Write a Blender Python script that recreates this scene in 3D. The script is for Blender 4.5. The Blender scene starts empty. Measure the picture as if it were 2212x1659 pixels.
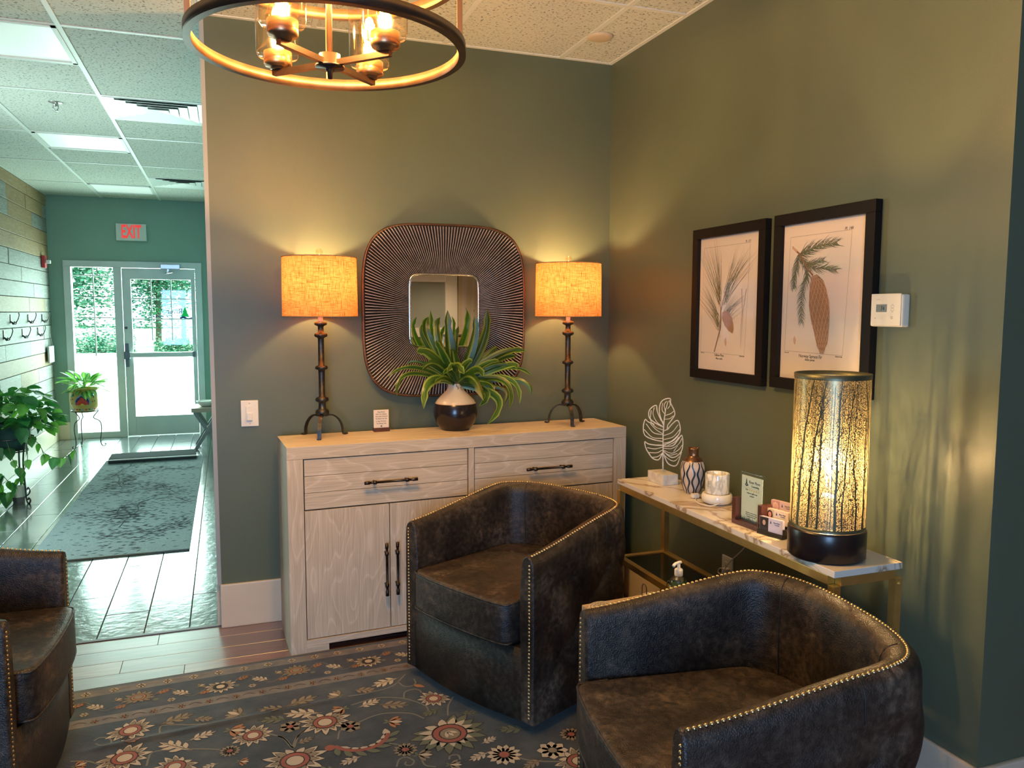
import bpy, bmesh, math, random
from mathutils import Vector, Matrix
R = math.radians
PI = math.pi
rnd = random.Random(7)
sc = bpy.context.scene
C = sc.collection

# ------------------------------------------------------------------ camera, world, light, exposure
cam_d = bpy.data.cameras.new('camera')
cam = bpy.data.objects.new('camera', cam_d)
C.objects.link(cam)
yaw, pitch, roll = R(20.0607), R(5.2477), R(0.1275)
F = Vector((math.sin(yaw)*math.cos(pitch), math.cos(yaw)*math.cos(pitch), -math.sin(pitch)))
Rt = Vector((math.cos(yaw), -math.sin(yaw), 0))
Up = Rt.cross(F)
R2 = Rt*math.cos(roll) + Up*math.sin(roll)
U2 = Up*math.cos(roll) - Rt*math.sin(roll)
m = Matrix((R2, U2, -F)).transposed().to_4x4()
m.translation = Vector((0.0573, 0, 1.4623))
cam.matrix_world = m
cam_d.sensor_width = 36
cam_d.lens = 1692.5/2212*36
cam_d.clip_start = 0.05
cam_d.clip_end = 200
sc.camera = cam

sc.view_settings.view_transform = 'Standard'
sc.view_settings.look = 'None'
sc.view_settings.gamma = 1
sc.view_settings.use_curve_mapping = False
sc.view_settings.exposure = 0.0
sc.cycles.max_bounces = 8
sc.cycles.transparent_max_bounces = 24
sc.cycles.sample_clamp_indirect = 6
sc.cycles.caustics_reflective = False
sc.cycles.caustics_refractive = False

w = bpy.data.worlds.new('world')
sc.world = w
w.use_nodes = True
bg = w.node_tree.nodes['Background']
bg.inputs[0].default_value = (0.70, 1.0, 0.94, 1)
bg.inputs[1].default_value = 6.0

def light(name, kind, loc, power, color, size=0.03, rot=None, sizey=None, spot=None):
    d = bpy.data.lights.new(name, kind)
    d.energy = power
    d.color = color
    if kind == 'AREA':
        d.size = size
        if sizey:
            d.shape = 'RECTANGLE'; d.size_y = sizey
    elif kind in ('POINT', 'SPOT'):
        d.shadow_soft_size = size
        if spot: d.spot_size = spot; d.spot_blend = .6
    elif kind == 'SUN':
        d.angle = size
    o = bpy.data.objects.new(name, d)
    o.location = loc
    if rot: o.rotation_euler = rot
    C.objects.link(o)
    return o

WARM = (1.0, .60, .26)
# daylight in the window behind the camera (cool)
light('window_daylight', 'AREA', (-.85, -1.87, 1.30), 120, (.22, .46, 1.0), 1.3, (R(90), 0, 0), 1.5)
# area lamp in an unseen left window, added to brighten the hall
light('hall_fill_daylight', 'AREA', (-1.90, 5.45, 1.35), 22, (.84, 1.0, .93), 1.9, (0, R(-90), 0), 1.0)
# daylight in the entrance
light('entrance_daylight', 'AREA', (-.85, 10.35, 1.05), 120, (.76, 1.0, .92), 1.3, (R(-90), 0, 0), 1.8)
# unseen spot added to brighten the door that the mirror reflects
light('mirror_view_fill', 'SPOT', (2.45, -.95, 2.72), 150, (1, .76, .50), .08, (0, 0, 0), spot=R(88))

# ------------------------------------------------------------------ materials
MATS = {}
def mat(name, col, rough=.5, metal=0., spec=None, emis=None, es=0., coat=0., trans=0., alpha=1., ior=None):
    if name in MATS: return MATS[name]
    mt = bpy.data.materials.new(name); mt.use_nodes = True
    b = mt.node_tree.nodes['Principled BSDF']
    b.inputs['Base Color'].default_value = (*col, 1)
    b.inputs['Roughness'].default_value = rough
    b.inputs['Metallic'].default_value = metal
    if spec is not None: b.inputs['Specular IOR Level'].default_value = spec
    if ior: b.inputs['IOR'].default_value = ior
    if emis: b.inputs['Emission Color'].default_value = (*emis, 1); b.inputs['Emission Strength'].default_value = es
    b.inputs['Coat Weight'].default_value = coat
    b.inputs['Transmission Weight'].default_value = trans
    b.inputs['Alpha'].default_value = alpha
    MATS[name] = mt
    return mt

def N(mt, typ, **kw):
    n = mt.node_tree.nodes.new(typ)
    for k, v in kw.items():
        if k.startswith('i_'):
            n.inputs[k[2:].replace('_', ' ')].default_value = v
        else:
            setattr(n, k, v)
    return n
def L(mt, a, ao, b, bi): mt.node_tree.links.new(a.outputs[ao], b.inputs[bi])

def coords(mt, scale=(1, 1, 1), kind='Object', rot=(0, 0, 0)):
    tc = N(mt, 'ShaderNodeTexCoord'); mp = N(mt, 'ShaderNodeMapping')
    mp.inputs['Scale'].default_value = scale; mp.inputs['Rotation'].default_value = rot
    L(mt, tc, kind, mp, 'Vector')
    return mp
def ramp(mt, stops):
    r = N(mt, 'ShaderNodeValToRGB')
    el = r.color_ramp.elements
    while len(el) < len(stops): el.new(.5)
    for e, (p, c) in zip(el, stops):
        e.position = p; e.color = (*c, 1)
    return r
def noisy(name, stops, scale=(1, 1, 1), ns=5., detail=4., dist=0., rough=.5, bump=0., bscale=None, metal=0., spec=None, kind='Object', coat=0., bdist=.01, perobj=0.):
    if name in MATS: return MATS[name]
    mt = mat(name, stops[0][1], rough, metal, spec, coat=coat)
    b = mt.node_tree.nodes['Principled BSDF']
    mp = coords(mt, scale, kind)
    src = mp; so = 'Vector'
    if perobj:
        oi = N(mt, 'ShaderNodeObjectInfo'); ad = N(mt, 'ShaderNodeVectorMath', operation='ADD')
        sc_ = N(mt, 'ShaderNodeVectorMath', operation='SCALE'); sc_.inputs['Scale'].default_value = 37.
        cx = N(mt, 'ShaderNodeCombineXYZ')
        L(mt, oi, 'Random', cx, 'X'); L(mt, oi, 'Random', cx, 'Y'); L(mt, oi, 'Random', cx, 'Z')
        L(mt, cx, 0, sc_, 0); L(mt, mp, 0, ad, 0); L(mt, sc_, 0, ad, 1); src = ad; so = 0
    n = N(mt, 'ShaderNodeTexNoise', i_Scale=ns, i_Detail=detail, i_Distortion=dist)
    L(mt, src, so, n, 'Vector')
    r = ramp(mt, stops); L(mt, n, 'Fac', r, 'Fac')
    if perobj:
        hs = N(mt, 'ShaderNodeHueSaturation'); mr = N(mt, 'ShaderNodeMapRange')
        mr.inputs['To Min'].default_value = 1-perobj; mr.inputs['To Max'].default_value = 1+perobj
        L(mt, oi, 'Random', mr, 'Value'); L(mt, mr, 0, hs, 'Value'); L(mt, r, 0, hs, 'Color'); L(mt, hs, 0, b, 'Base Color')
    else:
        L(mt, r, 0, b, 'Base Color')
    if bump:
        n2 = n
        if bscale:
            n2 = N(mt, 'ShaderNodeTexNoise', i_Scale=bscale, i_Detail=3.); L(mt, src, so, n2, 'Vector')
        bp = N(mt, 'ShaderNodeBump', i_Strength=bump, i_Distance=bdist)
        L(mt, n2, 'Fac', bp, 'Height'); L(mt, bp, 0, b, 'Normal')
    return mt

M_wall = noisy('sage_paint', [(.3, (.098, .122, .079)), (.7, (.108, .134, .088))], ns=3., rough=.42, bump=.12, bscale=180., bdist=.002, spec=.45)
M_wall_daylit = noisy('sage_paint_daylit', [(.3, (.22, .36, .29)), (.7, (.24, .385, .31))], ns=3., rough=.55, bump=.1, bscale=160., bdist=.002)  # same sage paint, lightened so hall daylight is put into its colour
M_trim = noisy('white_trim', [(.3, (.66, .56, .42)), (.7, (.72, .61, .46))], ns=4., rough=.42)
M_white = mat('white_paint', (.78, .78, .74), .4)
M_bead = mat('corner_bead', (.34, .37, .37), .45)
M_grid = mat('ceiling_grid_white', (.74, .76, .72), .45)
M_ivory = mat('ivory_plastic', (.80, .76, .66), .35)
M_black = mat('black_satin', (.012, .011, .011), .35)
M_blackm = noisy('black_iron', [(.3, (.035, .035, .036)), (.75, (.10, .098, .094))], ns=38., rough=.42, metal=.85)
M_bronze = noisy('dark_bronze', [(.3, (.075, .05, .038)), (.7, (.12, .075, .05))], ns=14., rough=.36, metal=.85)
M_copper = noisy('brushed_copper', [(.3, (.20, .11, .065)), (.7, (.29, .165, .10))], scale=(1, 1, .1), ns=30., rough=.42, metal=.9)
M_gold = noisy('brushed_gold', [(.3, (.62, .42, .13)), (.7, (.72, .50, .18))], ns=22., rough=.33, metal=.85)
M_brass = noisy('nail_brass', [(.3, (.55, .40, .20)), (.7, (.75, .58, .32))], ns=60., rough=.28, metal=.95)
M_chrome = mat('satin_steel', (.55, .56, .56), .3, 1.)
M_paper = noisy('cream_paper', [(.3, (.76, .67, .55)), (.7, (.82, .73, .61))], ns=6., rough=.6)
M_ink = mat('ink_dark', (.05, .045, .04), .7)
M_walnut = noisy('walnut_stain', [(.3, (.055, .018, .012)), (.7, (.11, .035, .022))], scale=(8, 1, 8), ns=14., rough=.35)
M_darkwood = noisy('dark_brown_wood', [(.3, (.02, .012, .010)), (.7, (.04, .024, .02))], scale=(1, 10, 10), ns=10., rough=.4)

def tile_mat():
    mt = noisy('ceiling_tile_mineral', [(.33, (.20, .21, .18)), (.40, (.60, .62, .56)), (.7, (.68, .70, .63))], scale=(1, 1, 1), ns=85., detail=2., rough=.9, bump=.4, bdist=.003, perobj=.04)
    return mt
M_ctile = tile_mat()
M_panel = mat('light_panel_acrylic', (.86, .92, .88), .35, emis=(.8, 1., .93), es=.3)

def wood(name, c0, c1, sx=(1, 12, 12), ns=6., rough=.45, perobj=0., bump=.15, dist=1.2, coat=0., spec=None):
    return noisy(name, [(.28, c0), (.5, tuple((a+b)/2 for a, b in zip(c0, c1))), (.72, c1)], scale=sx, ns=ns, detail=6., dist=dist, rough=rough, bump=bump, bdist=.002, perobj=perobj, coat=coat, spec=spec)
def washed_oak():
    # limed oak: pale base with white cathedral grain
    mt = mat('limed_oak', (.5, .4, .3), .5)
    b = mt.node_tree.nodes['Principled BSDF']
    mp = coords(mt, (1, 1, 1), 'Generated')
    return mt
def oak(name, axis):
    if name in MATS: return MATS[name]
    mt = mat(name, (.5, .42, .32), .5)
    b = mt.node_tree.nodes['Principled BSDF']
    s = [(3.2, 9, 9), (9, 9, 3.2)][0 if axis == 'x' else 1]
    s = (1.1, 6, 6) if axis == 'x' else (6, 6, 1.1)
    mp = coords(mt, s)
    nz = N(mt, 'ShaderNodeTexNoise', i_Scale=1.0, i_Detail=2.); L(mt, mp, 0, nz, 'Vector')
    mul = N(mt, 'ShaderNodeMath', operation='MULTIPLY'); mul.inputs[1].default_value = 15.
    L(mt, nz, 'Fac', mul, 0)
    fr = N(mt, 'ShaderNodeMath', operation='FRACT'); L(mt, mul, 0, fr, 0)
    mp2 = coords(mt, (3, 120, 120) if axis == 'x' else (120, 120, 3))
    n2 = N(mt, 'ShaderNodeTexNoise', i_Scale=2.2, i_Detail=4.); L(mt, mp2, 0, n2, 'Vector')
    r1 = ramp(mt, [(.0, (.61, .50, .37)), (.72, (.56, .46, .33)), (.93, (.69, .58, .45)), (1., (.61, .50, .37))]); L(mt, fr, 0, r1, 'Fac')
    r2 = ramp(mt, [(.3, (.78, .78, .78)), (.62, (1.08, 1.08, 1.08))]); L(mt, n2, 'Fac', r2, 'Fac')
    mx = N(mt, 'ShaderNodeMix', data_type='RGBA', blend_type='MULTIPLY'); mx.inputs[0].default_value = .8
    L(mt, r1, 0, mx, 6); L(mt, r2, 0, mx, 7); L(mt, mx, 2, b, 'Base Color')
    bp = N(mt, 'ShaderNodeBump', i_Strength=.2, i_Distance=.002); L(mt, n2, 'Fac', bp, 'Height'); L(mt, bp, 0, b, 'Normal')
    return mt
M_oakx = oak('limed_oak_long', 'x')
M_oakz = oak('limed_oak_upright', 'z')

def leather(name='worn_leather', tint=1.):
    mt = mat(name, (.03, .024, .02), .42)
    b = mt.node_tree.nodes['Principled BSDF']
    mp = coords(mt)
    n1 = N(mt, 'ShaderNodeTexNoise', i_Scale=5., i_Detail=7., i_Roughness=.65, i_Distortion=.4); L(mt, mp, 0, n1, 'Vector')
    r1 = ramp(mt, [(.34, (.010, .007, .006)), (.5, (.024, .017, .0125)), (.64, (.060, .043, .030)), (.8, (.14, .105, .075))]); L(mt, n1, 'Fac', r1, 'Fac')
    n3 = N(mt, 'ShaderNodeTexNoise', i_Scale=60., i_Detail=5.); L(mt, mp, 0, n3, 'Vector')
    r3 = ramp(mt, [(.40, (.6, .6, .6)), (.72, (2.2, 2.15, 2.1))]); L(mt, n3, 'Fac', r3, 'Fac')
    mx = N(mt, 'ShaderNodeMix', data_type='RGBA', blend_type='MULTIPLY'); mx.inputs[0].default_value = 1.
    L(mt, r1, 0, mx, 6); L(mt, r3, 0, mx, 7); L(mt, mx, 2, b, 'Base Color')
    mr = N(mt, 'ShaderNodeMapRange'); mr.inputs['To Min'].default_value = .34; mr.inputs['To Max'].default_value = .6
    L(mt, n1, 'Fac', mr, 0); L(mt, mr, 0, b, 'Roughness')
    v = N(mt, 'ShaderNodeTexVoronoi', i_Scale=260.); L(mt, mp, 0, v, 'Vector')
    ad = N(mt, 'ShaderNodeMath', operation='ADD'); L(mt, v, 'Distance', ad, 0); L(mt, n1, 'Fac', ad, 1)
    bp = N(mt, 'ShaderNodeBump', i_Strength=.35, i_Distance=.003); L(mt, ad, 0, bp, 'Height'); L(mt, bp, 0, b, 'Normal')
    b.inputs['Specular IOR Level'].default_value = .5
    return mt
M_leather = leather()
M_seam = mat('leather_seam', (.012, .010, .009), .5)

def glass_mat(name, col=(1, 1, 1), gloss=.12, rough=.02):
    mt = bpy.data.materials.new(name); mt.use_nodes = True
    nt = mt.node_tree; nt.nodes.clear()
    o = nt.nodes.new('ShaderNodeOutputMaterial'); mixn = nt.nodes.new('ShaderNodeMixShader')
    t = nt.nodes.new('ShaderNodeBsdfTransparent'); t.inputs[0].default_value = (*col, 1)
    g = nt.nodes.new('ShaderNodeBsdfGlossy'); g.inputs['Roughness'].default_value = rough
    ge = nt.nodes.new('ShaderNodeNewGeometry'); dt = nt.nodes.new('ShaderNodeVectorMath'); dt.operation = 'DOT_PRODUCT'
    nt.links.new(ge.outputs['Normal'], dt.inputs[0]); nt.links.new(ge.outputs['Incoming'], dt.inputs[1])
    ab = nt.nodes.new('ShaderNodeMath'); ab.operation = 'ABSOLUTE'; nt.links.new(dt.outputs['Value'], ab.inputs[0])
    su = nt.nodes.new('ShaderNodeMath'); su.operation = 'SUBTRACT'; su.inputs[0].default_value = 1.; nt.links.new(ab.outputs[0], su.inputs[1])
    pw = nt.nodes.new('ShaderNodeMath'); pw.operation = 'POWER'; pw.inputs[1].default_value = 5.; nt.links.new(su.outputs[0], pw.inputs[0])
    mu = nt.nodes.new('ShaderNodeMath'); mu.operation = 'MULTIPLY_ADD'; mu.inputs[1].default_value = .9; mu.inputs[2].default_value = .03+gloss
    nt.links.new(pw.outputs[0], mu.inputs[0]); nt.links.new(mu.outputs[0], mixn.inputs[0])
    nt.links.new(t.outputs[0], mixn.inputs[1]); nt.links.new(g.outputs[0], mixn.inputs[2]); nt.links.new(mixn.outputs[0], o.inputs[0])
    MATS[name] = mt
    return mt
M_glass = glass_mat('window_glass', (.96, 1., .98), 0.)
M_picglass = glass_mat('picture_glass', (1, 1, 1), .0, .04)
M_shelfglass = glass_mat('smoked_shelf_glass', (.10, .12, .09), .05, .03)
M_lampglass = glass_mat('seeded_glass', (1., .93, .82), .10, .08)
M_acrylic = glass_mat('clear_acrylic', (.93, 1., .96), .03, .05)

# ------------------------------------------------------------------ geometry helpers
def box(bm, x0, x1, y0, y1, z0, z1, mi=0, M=None):
    v = [bm.verts.new((x, y, z)) for x in (x0, x1) for y in (y0, y1) for z in (z0, z1)]
    if M is not None:
        for q in v: q.co = M @ q.co
    fs = [(0, 1, 3, 2), (4, 6, 7, 5), (0, 4, 5, 1), (2, 3, 7, 6), (0, 2, 6, 4), (1, 5, 7, 3)]
    for f in fs:
        fc = bm.faces.new([v[i] for i in f]); fc.material_index = mi
    return v
def bbox(bm, x0, x1, y0, y1, z0, z1, b=.004, seg=2, mi=0, M=None):
    t = bmesh.new(); box(t, x0, x1, y0, y1, z0, z1)
    bmesh.ops.recalc_face_normals(t, faces=t.faces)
    b = min(b, .49*min(abs(x1-x0), abs(y1-y0), abs(z1-z0)))
    bmesh.ops.bevel(t, geom=list(t.edges), offset=b, segments=seg, profile=.7, affect='EDGES')
    add(bm, t, mi, M); t.free()
def add(bm, t, mi=0, M=None):
    mp = {}
    for v in t.verts: mp[v] = bm.verts.new(M @ v.co if M is not None else v.co)
    for f in t.faces:
        try:
            g = bm.faces.new([mp[v] for v in f.verts]); g.material_index = mi; g.smooth = f.smooth
        except ValueError: pass
def lathe(bm, prof, n=32, mi=0, M=None, smooth=True, close=False):
    rings = []
    for r, z in prof:
        if r < 1e-6: rings.append([bm.verts.new((0, 0, z))])
        else: rings.append([bm.verts.new((r*math.cos(2*PI*i/n), r*math.sin(2*PI*i/n), z)) for i in range(n)])
    if M is not None:
        for rg in rings:
            for v in rg: v.co = M @ v.co
    for a, b in zip(rings, rings[1:]):
        for i in range(n):
            j = (i+1) % n
            if len(a) == 1 and len(b) == 1: continue
            if len(a) == 1: f = bm.faces.new([a[0], b[j], b[i]])
            elif len(b) == 1: f = bm.faces.new([a[i], a[j], b[0]])
            else: f = bm.faces.new([a[i], a[j], b[j], b[i]])
            f.material_index = mi; f.smooth = smooth
def tube(bm, pts, r, n=8, mi=0, cap=True, closed=False, flat=None, up=None):
    """r: radius or list; flat=(w,h) gives a rectangular-ish section"""
    P = [Vector(p) for p in pts]; k = len(P)
    rings = []
    prev = None
    for i, p in enumerate(P):
        if closed: t = (P[(i+1) % k]-P[i-1])
        else: t = (P[min(i+1, k-1)]-P[max(i-1, 0)])
        t.normalize()
        a = Vector(up) if up is not None else (Vector((0, 0, 1)) if abs(t.z) < .9 else Vector((1, 0, 0)))
        if prev is not None and up is None:
            a = prev
        u = (a - t*a.dot(t))
        if u.length < 1e-5: u = t.orthogonal()
        u.normalize(); prev = u
        s = t.cross(u)
        rr = r[i] if isinstance(r, (list, tuple)) else r
        if flat:
            ring = [bm.verts.new(p+s*a_*flat[0]/2+u*b_*flat[1]/2) for a_, b_ in ((-1, -1), (1, -1), (1, 1), (-1, 1))]
        else:
            ring = [bm.verts.new(p+(s*math.cos(2*PI*j/n)+u*math.sin(2*PI*j/n))*rr) for j in range(n)]
        rings.append(ring)
    nn = len(rings[0])
    rng = range(k if closed else k-1)
    for i in rng:
        a, b = rings[i], rings[(i+1) % k]
        for j in range(nn):
            f = bm.faces.new([a[j], a[(j+1) % nn], b[(j+1) % nn], b[j]]); f.material_index = mi; f.smooth = not flat
    if cap and not closed:
        for rg in (rings[0][::-1], rings[-1]):
            f = bm.faces.new(rg); f.material_index = mi
def arc(cx, cy, r, a0, a1, n=10): return [(cx+r*math.cos(R(a0+(a1-a0)*i/n)), cy+r*math.sin(R(a0+(a1-a0)*i/n))) for i in range(n+1)]
def bez(a, b, c, n=8):
    a, b, c = Vector(a), Vector(b), Vector(c)
    return [(a*(1-t)**2+b*2*t*(1-t)+c*t*t) for t in [i/n for i in range(n+1)]]
def spline(pts, per=6):
    P = [Vector(p) for p in pts]
    P = [P[0]*2-P[1]]+P+[P[-1]*2-P[-2]]
    out = []
    for i in range(1, len(P)-2):
        for k in range(per):
            t = k/per
            out.append(.5*((2*P[i])+(P[i+1]-P[i-1])*t+(2*P[i-1]-5*P[i]+4*P[i+1]-P[i+2])*t*t+(3*P[i]-P[i-1]-3*P[i+1]+P[i+2])*t**3))
    out.append(P[-2])
    return out
def prism(bm, outline, z0, z1, mi=0, M=None):
    """outline in xy, extruded in z"""
    a = [bm.verts.new((x, y, z0)) for x, y in outline]; b = [bm.verts.new((x, y, z1)) for x, y in outline]
    if M is not None:
        for v in a+b: v.co = M @ v.co
    n = len(a)
    bm.faces.new(a[::-1]).material_index = mi; bm.faces.new(b).material_index = mi
    for i in range(n): bm.faces.new([a[i], a[(i+1) % n], b[(i+1) % n], b[i]]).material_index = mi

def mk(name, bm, mats, parent=None, loc=None, rot=None, normals=True, smooth=False, auto=False):
    if normals: bmesh.ops.recalc_face_normals(bm, faces=bm.faces)
    me = bpy.data.meshes.new(name); bm.to_mesh(me); bm.free()
    if not isinstance(mats, (list, tuple)): mats = [mats]
    for q in mats: me.materials.append(q)
    if smooth:
        for p in me.polygons: p.use_smooth = True
    o = bpy.data.objects.new(name, me); C.objects.link(o)
    if parent is not None: o.parent = parent
    if loc is not None: o.location = loc
    if rot is not None: o.rotation_euler = rot
    return o
def inst(name, me, parent=None, loc=(0, 0, 0), rot=(0, 0, 0), scale=(1, 1, 1)):
    o = bpy.data.objects.new(name, me); C.objects.link(o)
    o.parent = parent; o.location = loc; o.rotation_euler = rot; o.scale = scale
    return o
def tag(o, label=None, cat=None, group=None, kind=None):
    if label: o['label'] = label
    if cat: o['category'] = cat
    if group: o['group'] = group
    if kind: o['kind'] = kind
    return o
def thing(name, label, cat, loc=(0, 0, 0), rotz=0, group=None):
    o = bpy.data.objects.new(name, None); C.objects.link(o)
    o.empty_display_size = .05
    o.location = loc; o.rotation_euler = (0, 0, rotz)
    return tag(o, label, cat, group)
def struct(name, bm, mats, label=None):
    o = mk(name, bm, mats)
    o['kind'] = 'structure'
    if label: o['label'] = label
    return o
def B(*a, **k):
    bm = bmesh.new(); box(bm, *a, **k); return bm
def BB(*a, **k):
    bm = bmesh.new(); bbox(bm, *a, **k); return bm
def text(name, body, size, mt, parent, loc, rot, align='CENTER', sx=1., extrude=.0002, shear=0., bold=0.):
    cu = bpy.data.curves.new(name, 'FONT'); cu.body = body; cu.size = size; cu.align_x = align; cu.align_y = 'CENTER'
    cu.extrude = extrude; cu.shear = shear; cu.offset = bold
    cu.materials.append(mt)
    tmp = bpy.data.objects.new(name, cu); C.objects.link(tmp)
    me = bpy.data.meshes.new_from_object(tmp.evaluated_get(bpy.context.evaluated_depsgraph_get()))
    bpy.data.objects.remove(tmp); bpy.data.curves.remove(cu)
    if not me.materials: me.materials.append(mt)
    o = bpy.data.objects.new(name, me); C.objects.link(o); o.parent = parent
    o.location = loc; o.rotation_euler = rot; o.scale = (sx, 1, 1)
    return o
def flatpoly(bm, pts, z=0., mi=0, M=None):
    v = [bm.verts.new((p[0], p[1], z)) for p in pts]
    if M is not None:
        for q in v: q.co = M @ q.co
    f = bm.faces.new(v); f.material_index = mi
    return f
def ribbon(bm, pts, wd, z=0., mi=0, M=None, taper=False):
    P = [Vector((p[0], p[1])) for p in pts]; k = len(P); vs = []
    for i, p in enumerate(P):
        t = P[min(i+1, k-1)]-P[max(i-1, 0)]
        if t.length < 1e-9: t = Vector((1, 0))
        t.normalize(); nrm = Vector((-t.y, t.x))
        ww = wd/2*((1-i/(k-1))*.9+.1 if taper else 1)
        a, b = p+nrm*ww, p-nrm*ww
        pr = [bm.verts.new((a.x, a.y, z)), bm.verts.new((b.x, b.y, z))]
        if M is not None:
            for q in pr: q.co = M @ q.co
        vs.append(pr)
    for a, b in zip(vs, vs[1:]):
        bm.faces.new([a[0], a[1], b[1], b[0]]).material_index = mi

D, XR, XL, YE, H, YR = 3.772, 1.982, -1.777, 10.06, 2.74, 1.50
YB = -1.8; XF = 3.4
# ------------------------------------------------------------------ structure: walls
struct('wall_back', B(0, XR+.12, D, D+.12, 0, H), M_wall)
struct('trim_1', B(-.012, 0.006, D-.004, D+.12, .2, H), M_bead, 'pale corner bead on the free end of the back wall')
struct('wall_right', B(XR, XR+.12, YR, D, 0, H), M_wall)
struct('wall_recess', B(XR+.12, XF, YR, YR+.12, 0, H), M_wall)
struct('wall_far_right', B(XF, XF+.1, YB-.1, YR+.12, 0, H), M_wall)
struct('wall_hall_right', B(0.0, .12, D+.12, YE, 0, H+.04), M_wall_daylit)
# exit wall with the opening for sidelight and door
ZT = 2.03
bm = bmesh.new()
box(bm, XL, -1.634, YE, YE+.14, 0, H+.04); box(bm, -.19, .12, YE, YE+.14, 0, H+.04); box(bm, -1.634, -.19, YE, YE+.14, ZT, H+.04)
struct('wall_exit', bm, M_wall_daylit)
# left wall: planked part in the hall, painted part with an added window nearer the camera
bm = bmesh.new()
box(bm, XL-.12, XL-.012, 6.2, YE+.14, 0, H+.04)
wl = struct('wall_left', bm, mat('plank_backing', (.05, .05, .045), .9))
wp = wood('weathered_plank', (.20, .20, .185), (.40, .41, .38), sx=(10, 1.2, 10), ns=4., rough=.6, perobj=.2, dist=2.2, bump=.35)
wp2 = wood('tan_plank', (.27, .17, .085), (.42, .29, .16), sx=(10, 1.2, 10), ns=4., rough=.6, perobj=.15, dist=2.2, bump=.35)
rw = .1465
rr = random.Random(3)
for k in range(19):
    z1 = 2.766-.146*k; z0 = max(z1-.146, 0.0)
    z1 = min(z1, H)
    if z1-z0 < .02: continue
    y = 6.2 - rr.random()*.5
    while y < YE:
        l = rr.choice([.75, .95, 1.2, 1.4]); y0 = max(y, 6.2); y1 = min(y+l, YE)
        if y1-y0 > .03:
            t = rr.uniform(0, .005)
            o = mk('plank', BB(-.012, t, y0+.0015, y1-.0015, z0+.003, z1-.003, b=.002, seg=1), wp2 if (k < 5 and y1 > 9.0 and rr.random() < .8) or rr.random() < .08 else wp, wl)
            o.location = (XL, 0, 0)
        y += l
bm = bmesh.new()
# painted left wall with an unseen window opening added to light the hall
box(bm, XL-.12, XL, YB-.1, 6.2, 0, .35)
box(bm, XL-.12, XL, YB-.1, 4.9, .35, H); box(bm, XL-.12, XL, 4.9, 6.0, 2.25, H); box(bm, XL-.12, XL, 6.0, 6.2, .35, H)
struct('wall_left_front', bm, M_wall)
for i, (a, b, c, d) in enumerate([(4.9, 6.0, .35, 2.25)]):
    bm = bmesh.new()
    for y in (a, (a+b)/2-.025, b-.05): box(bm, XL-.1, XL-.02, y, y+.05, c, d)
    for z in (c, d-.05): box(bm, XL-.1, XL-.02, a, b, z, z+.05)
    wn = struct('window_%d' % (i+1), bm, M_white)  # unseen frame for the added hall window
# wall behind the camera
bm = bmesh.new(); box(bm, -1.5, -.2, YB-.06, YB-.02, .55, .6); box(bm, -1.5, -.2, YB-.06, YB-.02, 2.0, 2.05); box(bm, -1.5, -1.45, YB-.06, YB-.02, .6, 2.0); box(bm, -.25, -.2, YB-.06, YB-.02, .6, 2.0); box(bm, -.87, -.83, YB-.06, YB-.02, .6, 2.0)
struct('window_2', bm, M_white)
bm = bmesh.new(); box(bm, XL-.12, -1.5, YB-.1, YB, 0, H); box(bm, -.2, XF+.1, YB-.1, YB, 0, H); box(bm, -1.5, -.2, YB-.1, YB, 0, .55); box(bm, -1.5, -.2, YB-.1, YB, 2.05, H)
struct('wall_behind', bm, mat('beige_paint', (.50, .40, .28), .6))
# white framed door with frosted panes, seen in the mirror
dr = bmesh.new()
for x in (1.62, 2.57): box(dr, x, x+.15, YB, YB+.05, 0, 2.2)
for z in (0, 1.16, 1.82, 2.1): box(dr, 1.77, 2.57, YB, YB+.045, z, z+.11)
d2 = struct('door_2', dr, mat('door_cream', (.74, .66, .54), .4))
fr = mat('frosted_glass', (.30, .31, .26), .35)
for z0, z1 in ((.11, 1.16), (1.27, 1.82), (1.93, 2.1)):
    mk('pane', B(1.77, 2.57, YB+.008, YB+.02, z0, z1), fr, d2)
# birch trunk mural panel
t = thing('birch_mural', 'cream wall panel printed with pale birch trunks, seen in the mirror', 'mural', (2.74, YB+.001, 0))
mk('panel', B(0, .62, 0, .012, .1, 2.6), mat('mural_ground', (.52, .40, .26), .6), t)
bm = bmesh.new(); bk = bmesh.new(); rr = random.Random(5)
My = Matrix.Translation((0, .0135, 0)) @ Matrix.Rotation(R(90), 4, 'X')
for x, wd, ln in ((.08, .052, 0), (.19, .034, 0), (.36, .05, 0), (.5, .04, 0)):
    pts = [(x+.008*math.sin(k*.9+x*9), .1+k*.125) for k in range(21)]
    ribbon(bm, pts, wd, 0, 0, My)
    for k in range(26):
        z = .15+k*.092+rr.random()*.05; s = rr.choice([-1, 1])
        p = [(x+s*wd*.5, z), (x+s*wd*.1, z+.006), (x-s*wd*.1, z+.03+rr.random()*.02), (x+s*wd*.45, z+.03)]
        flatpoly(bk, p, .0012, 0, My)
    for k in range(9):
        z = .5+k*.22+rr.random()*.1; s = rr.choice([-1, 1])
        ribbon(bk, [(x+s*wd*.4, z), (x+s*(wd*.4+.03), z+.03+rr.random()*.03), (x+s*(wd*.4+.06), z+.11)], .008, .0018, 0, My, True)
mk('birch_trunk', bm, mat('birch_bark', (.55, .45, .36), .7), t)
tag(mk('birch_marking', bk, mat('bark_black', (.04, .025, .02), .8), t), kind='stuff')

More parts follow.
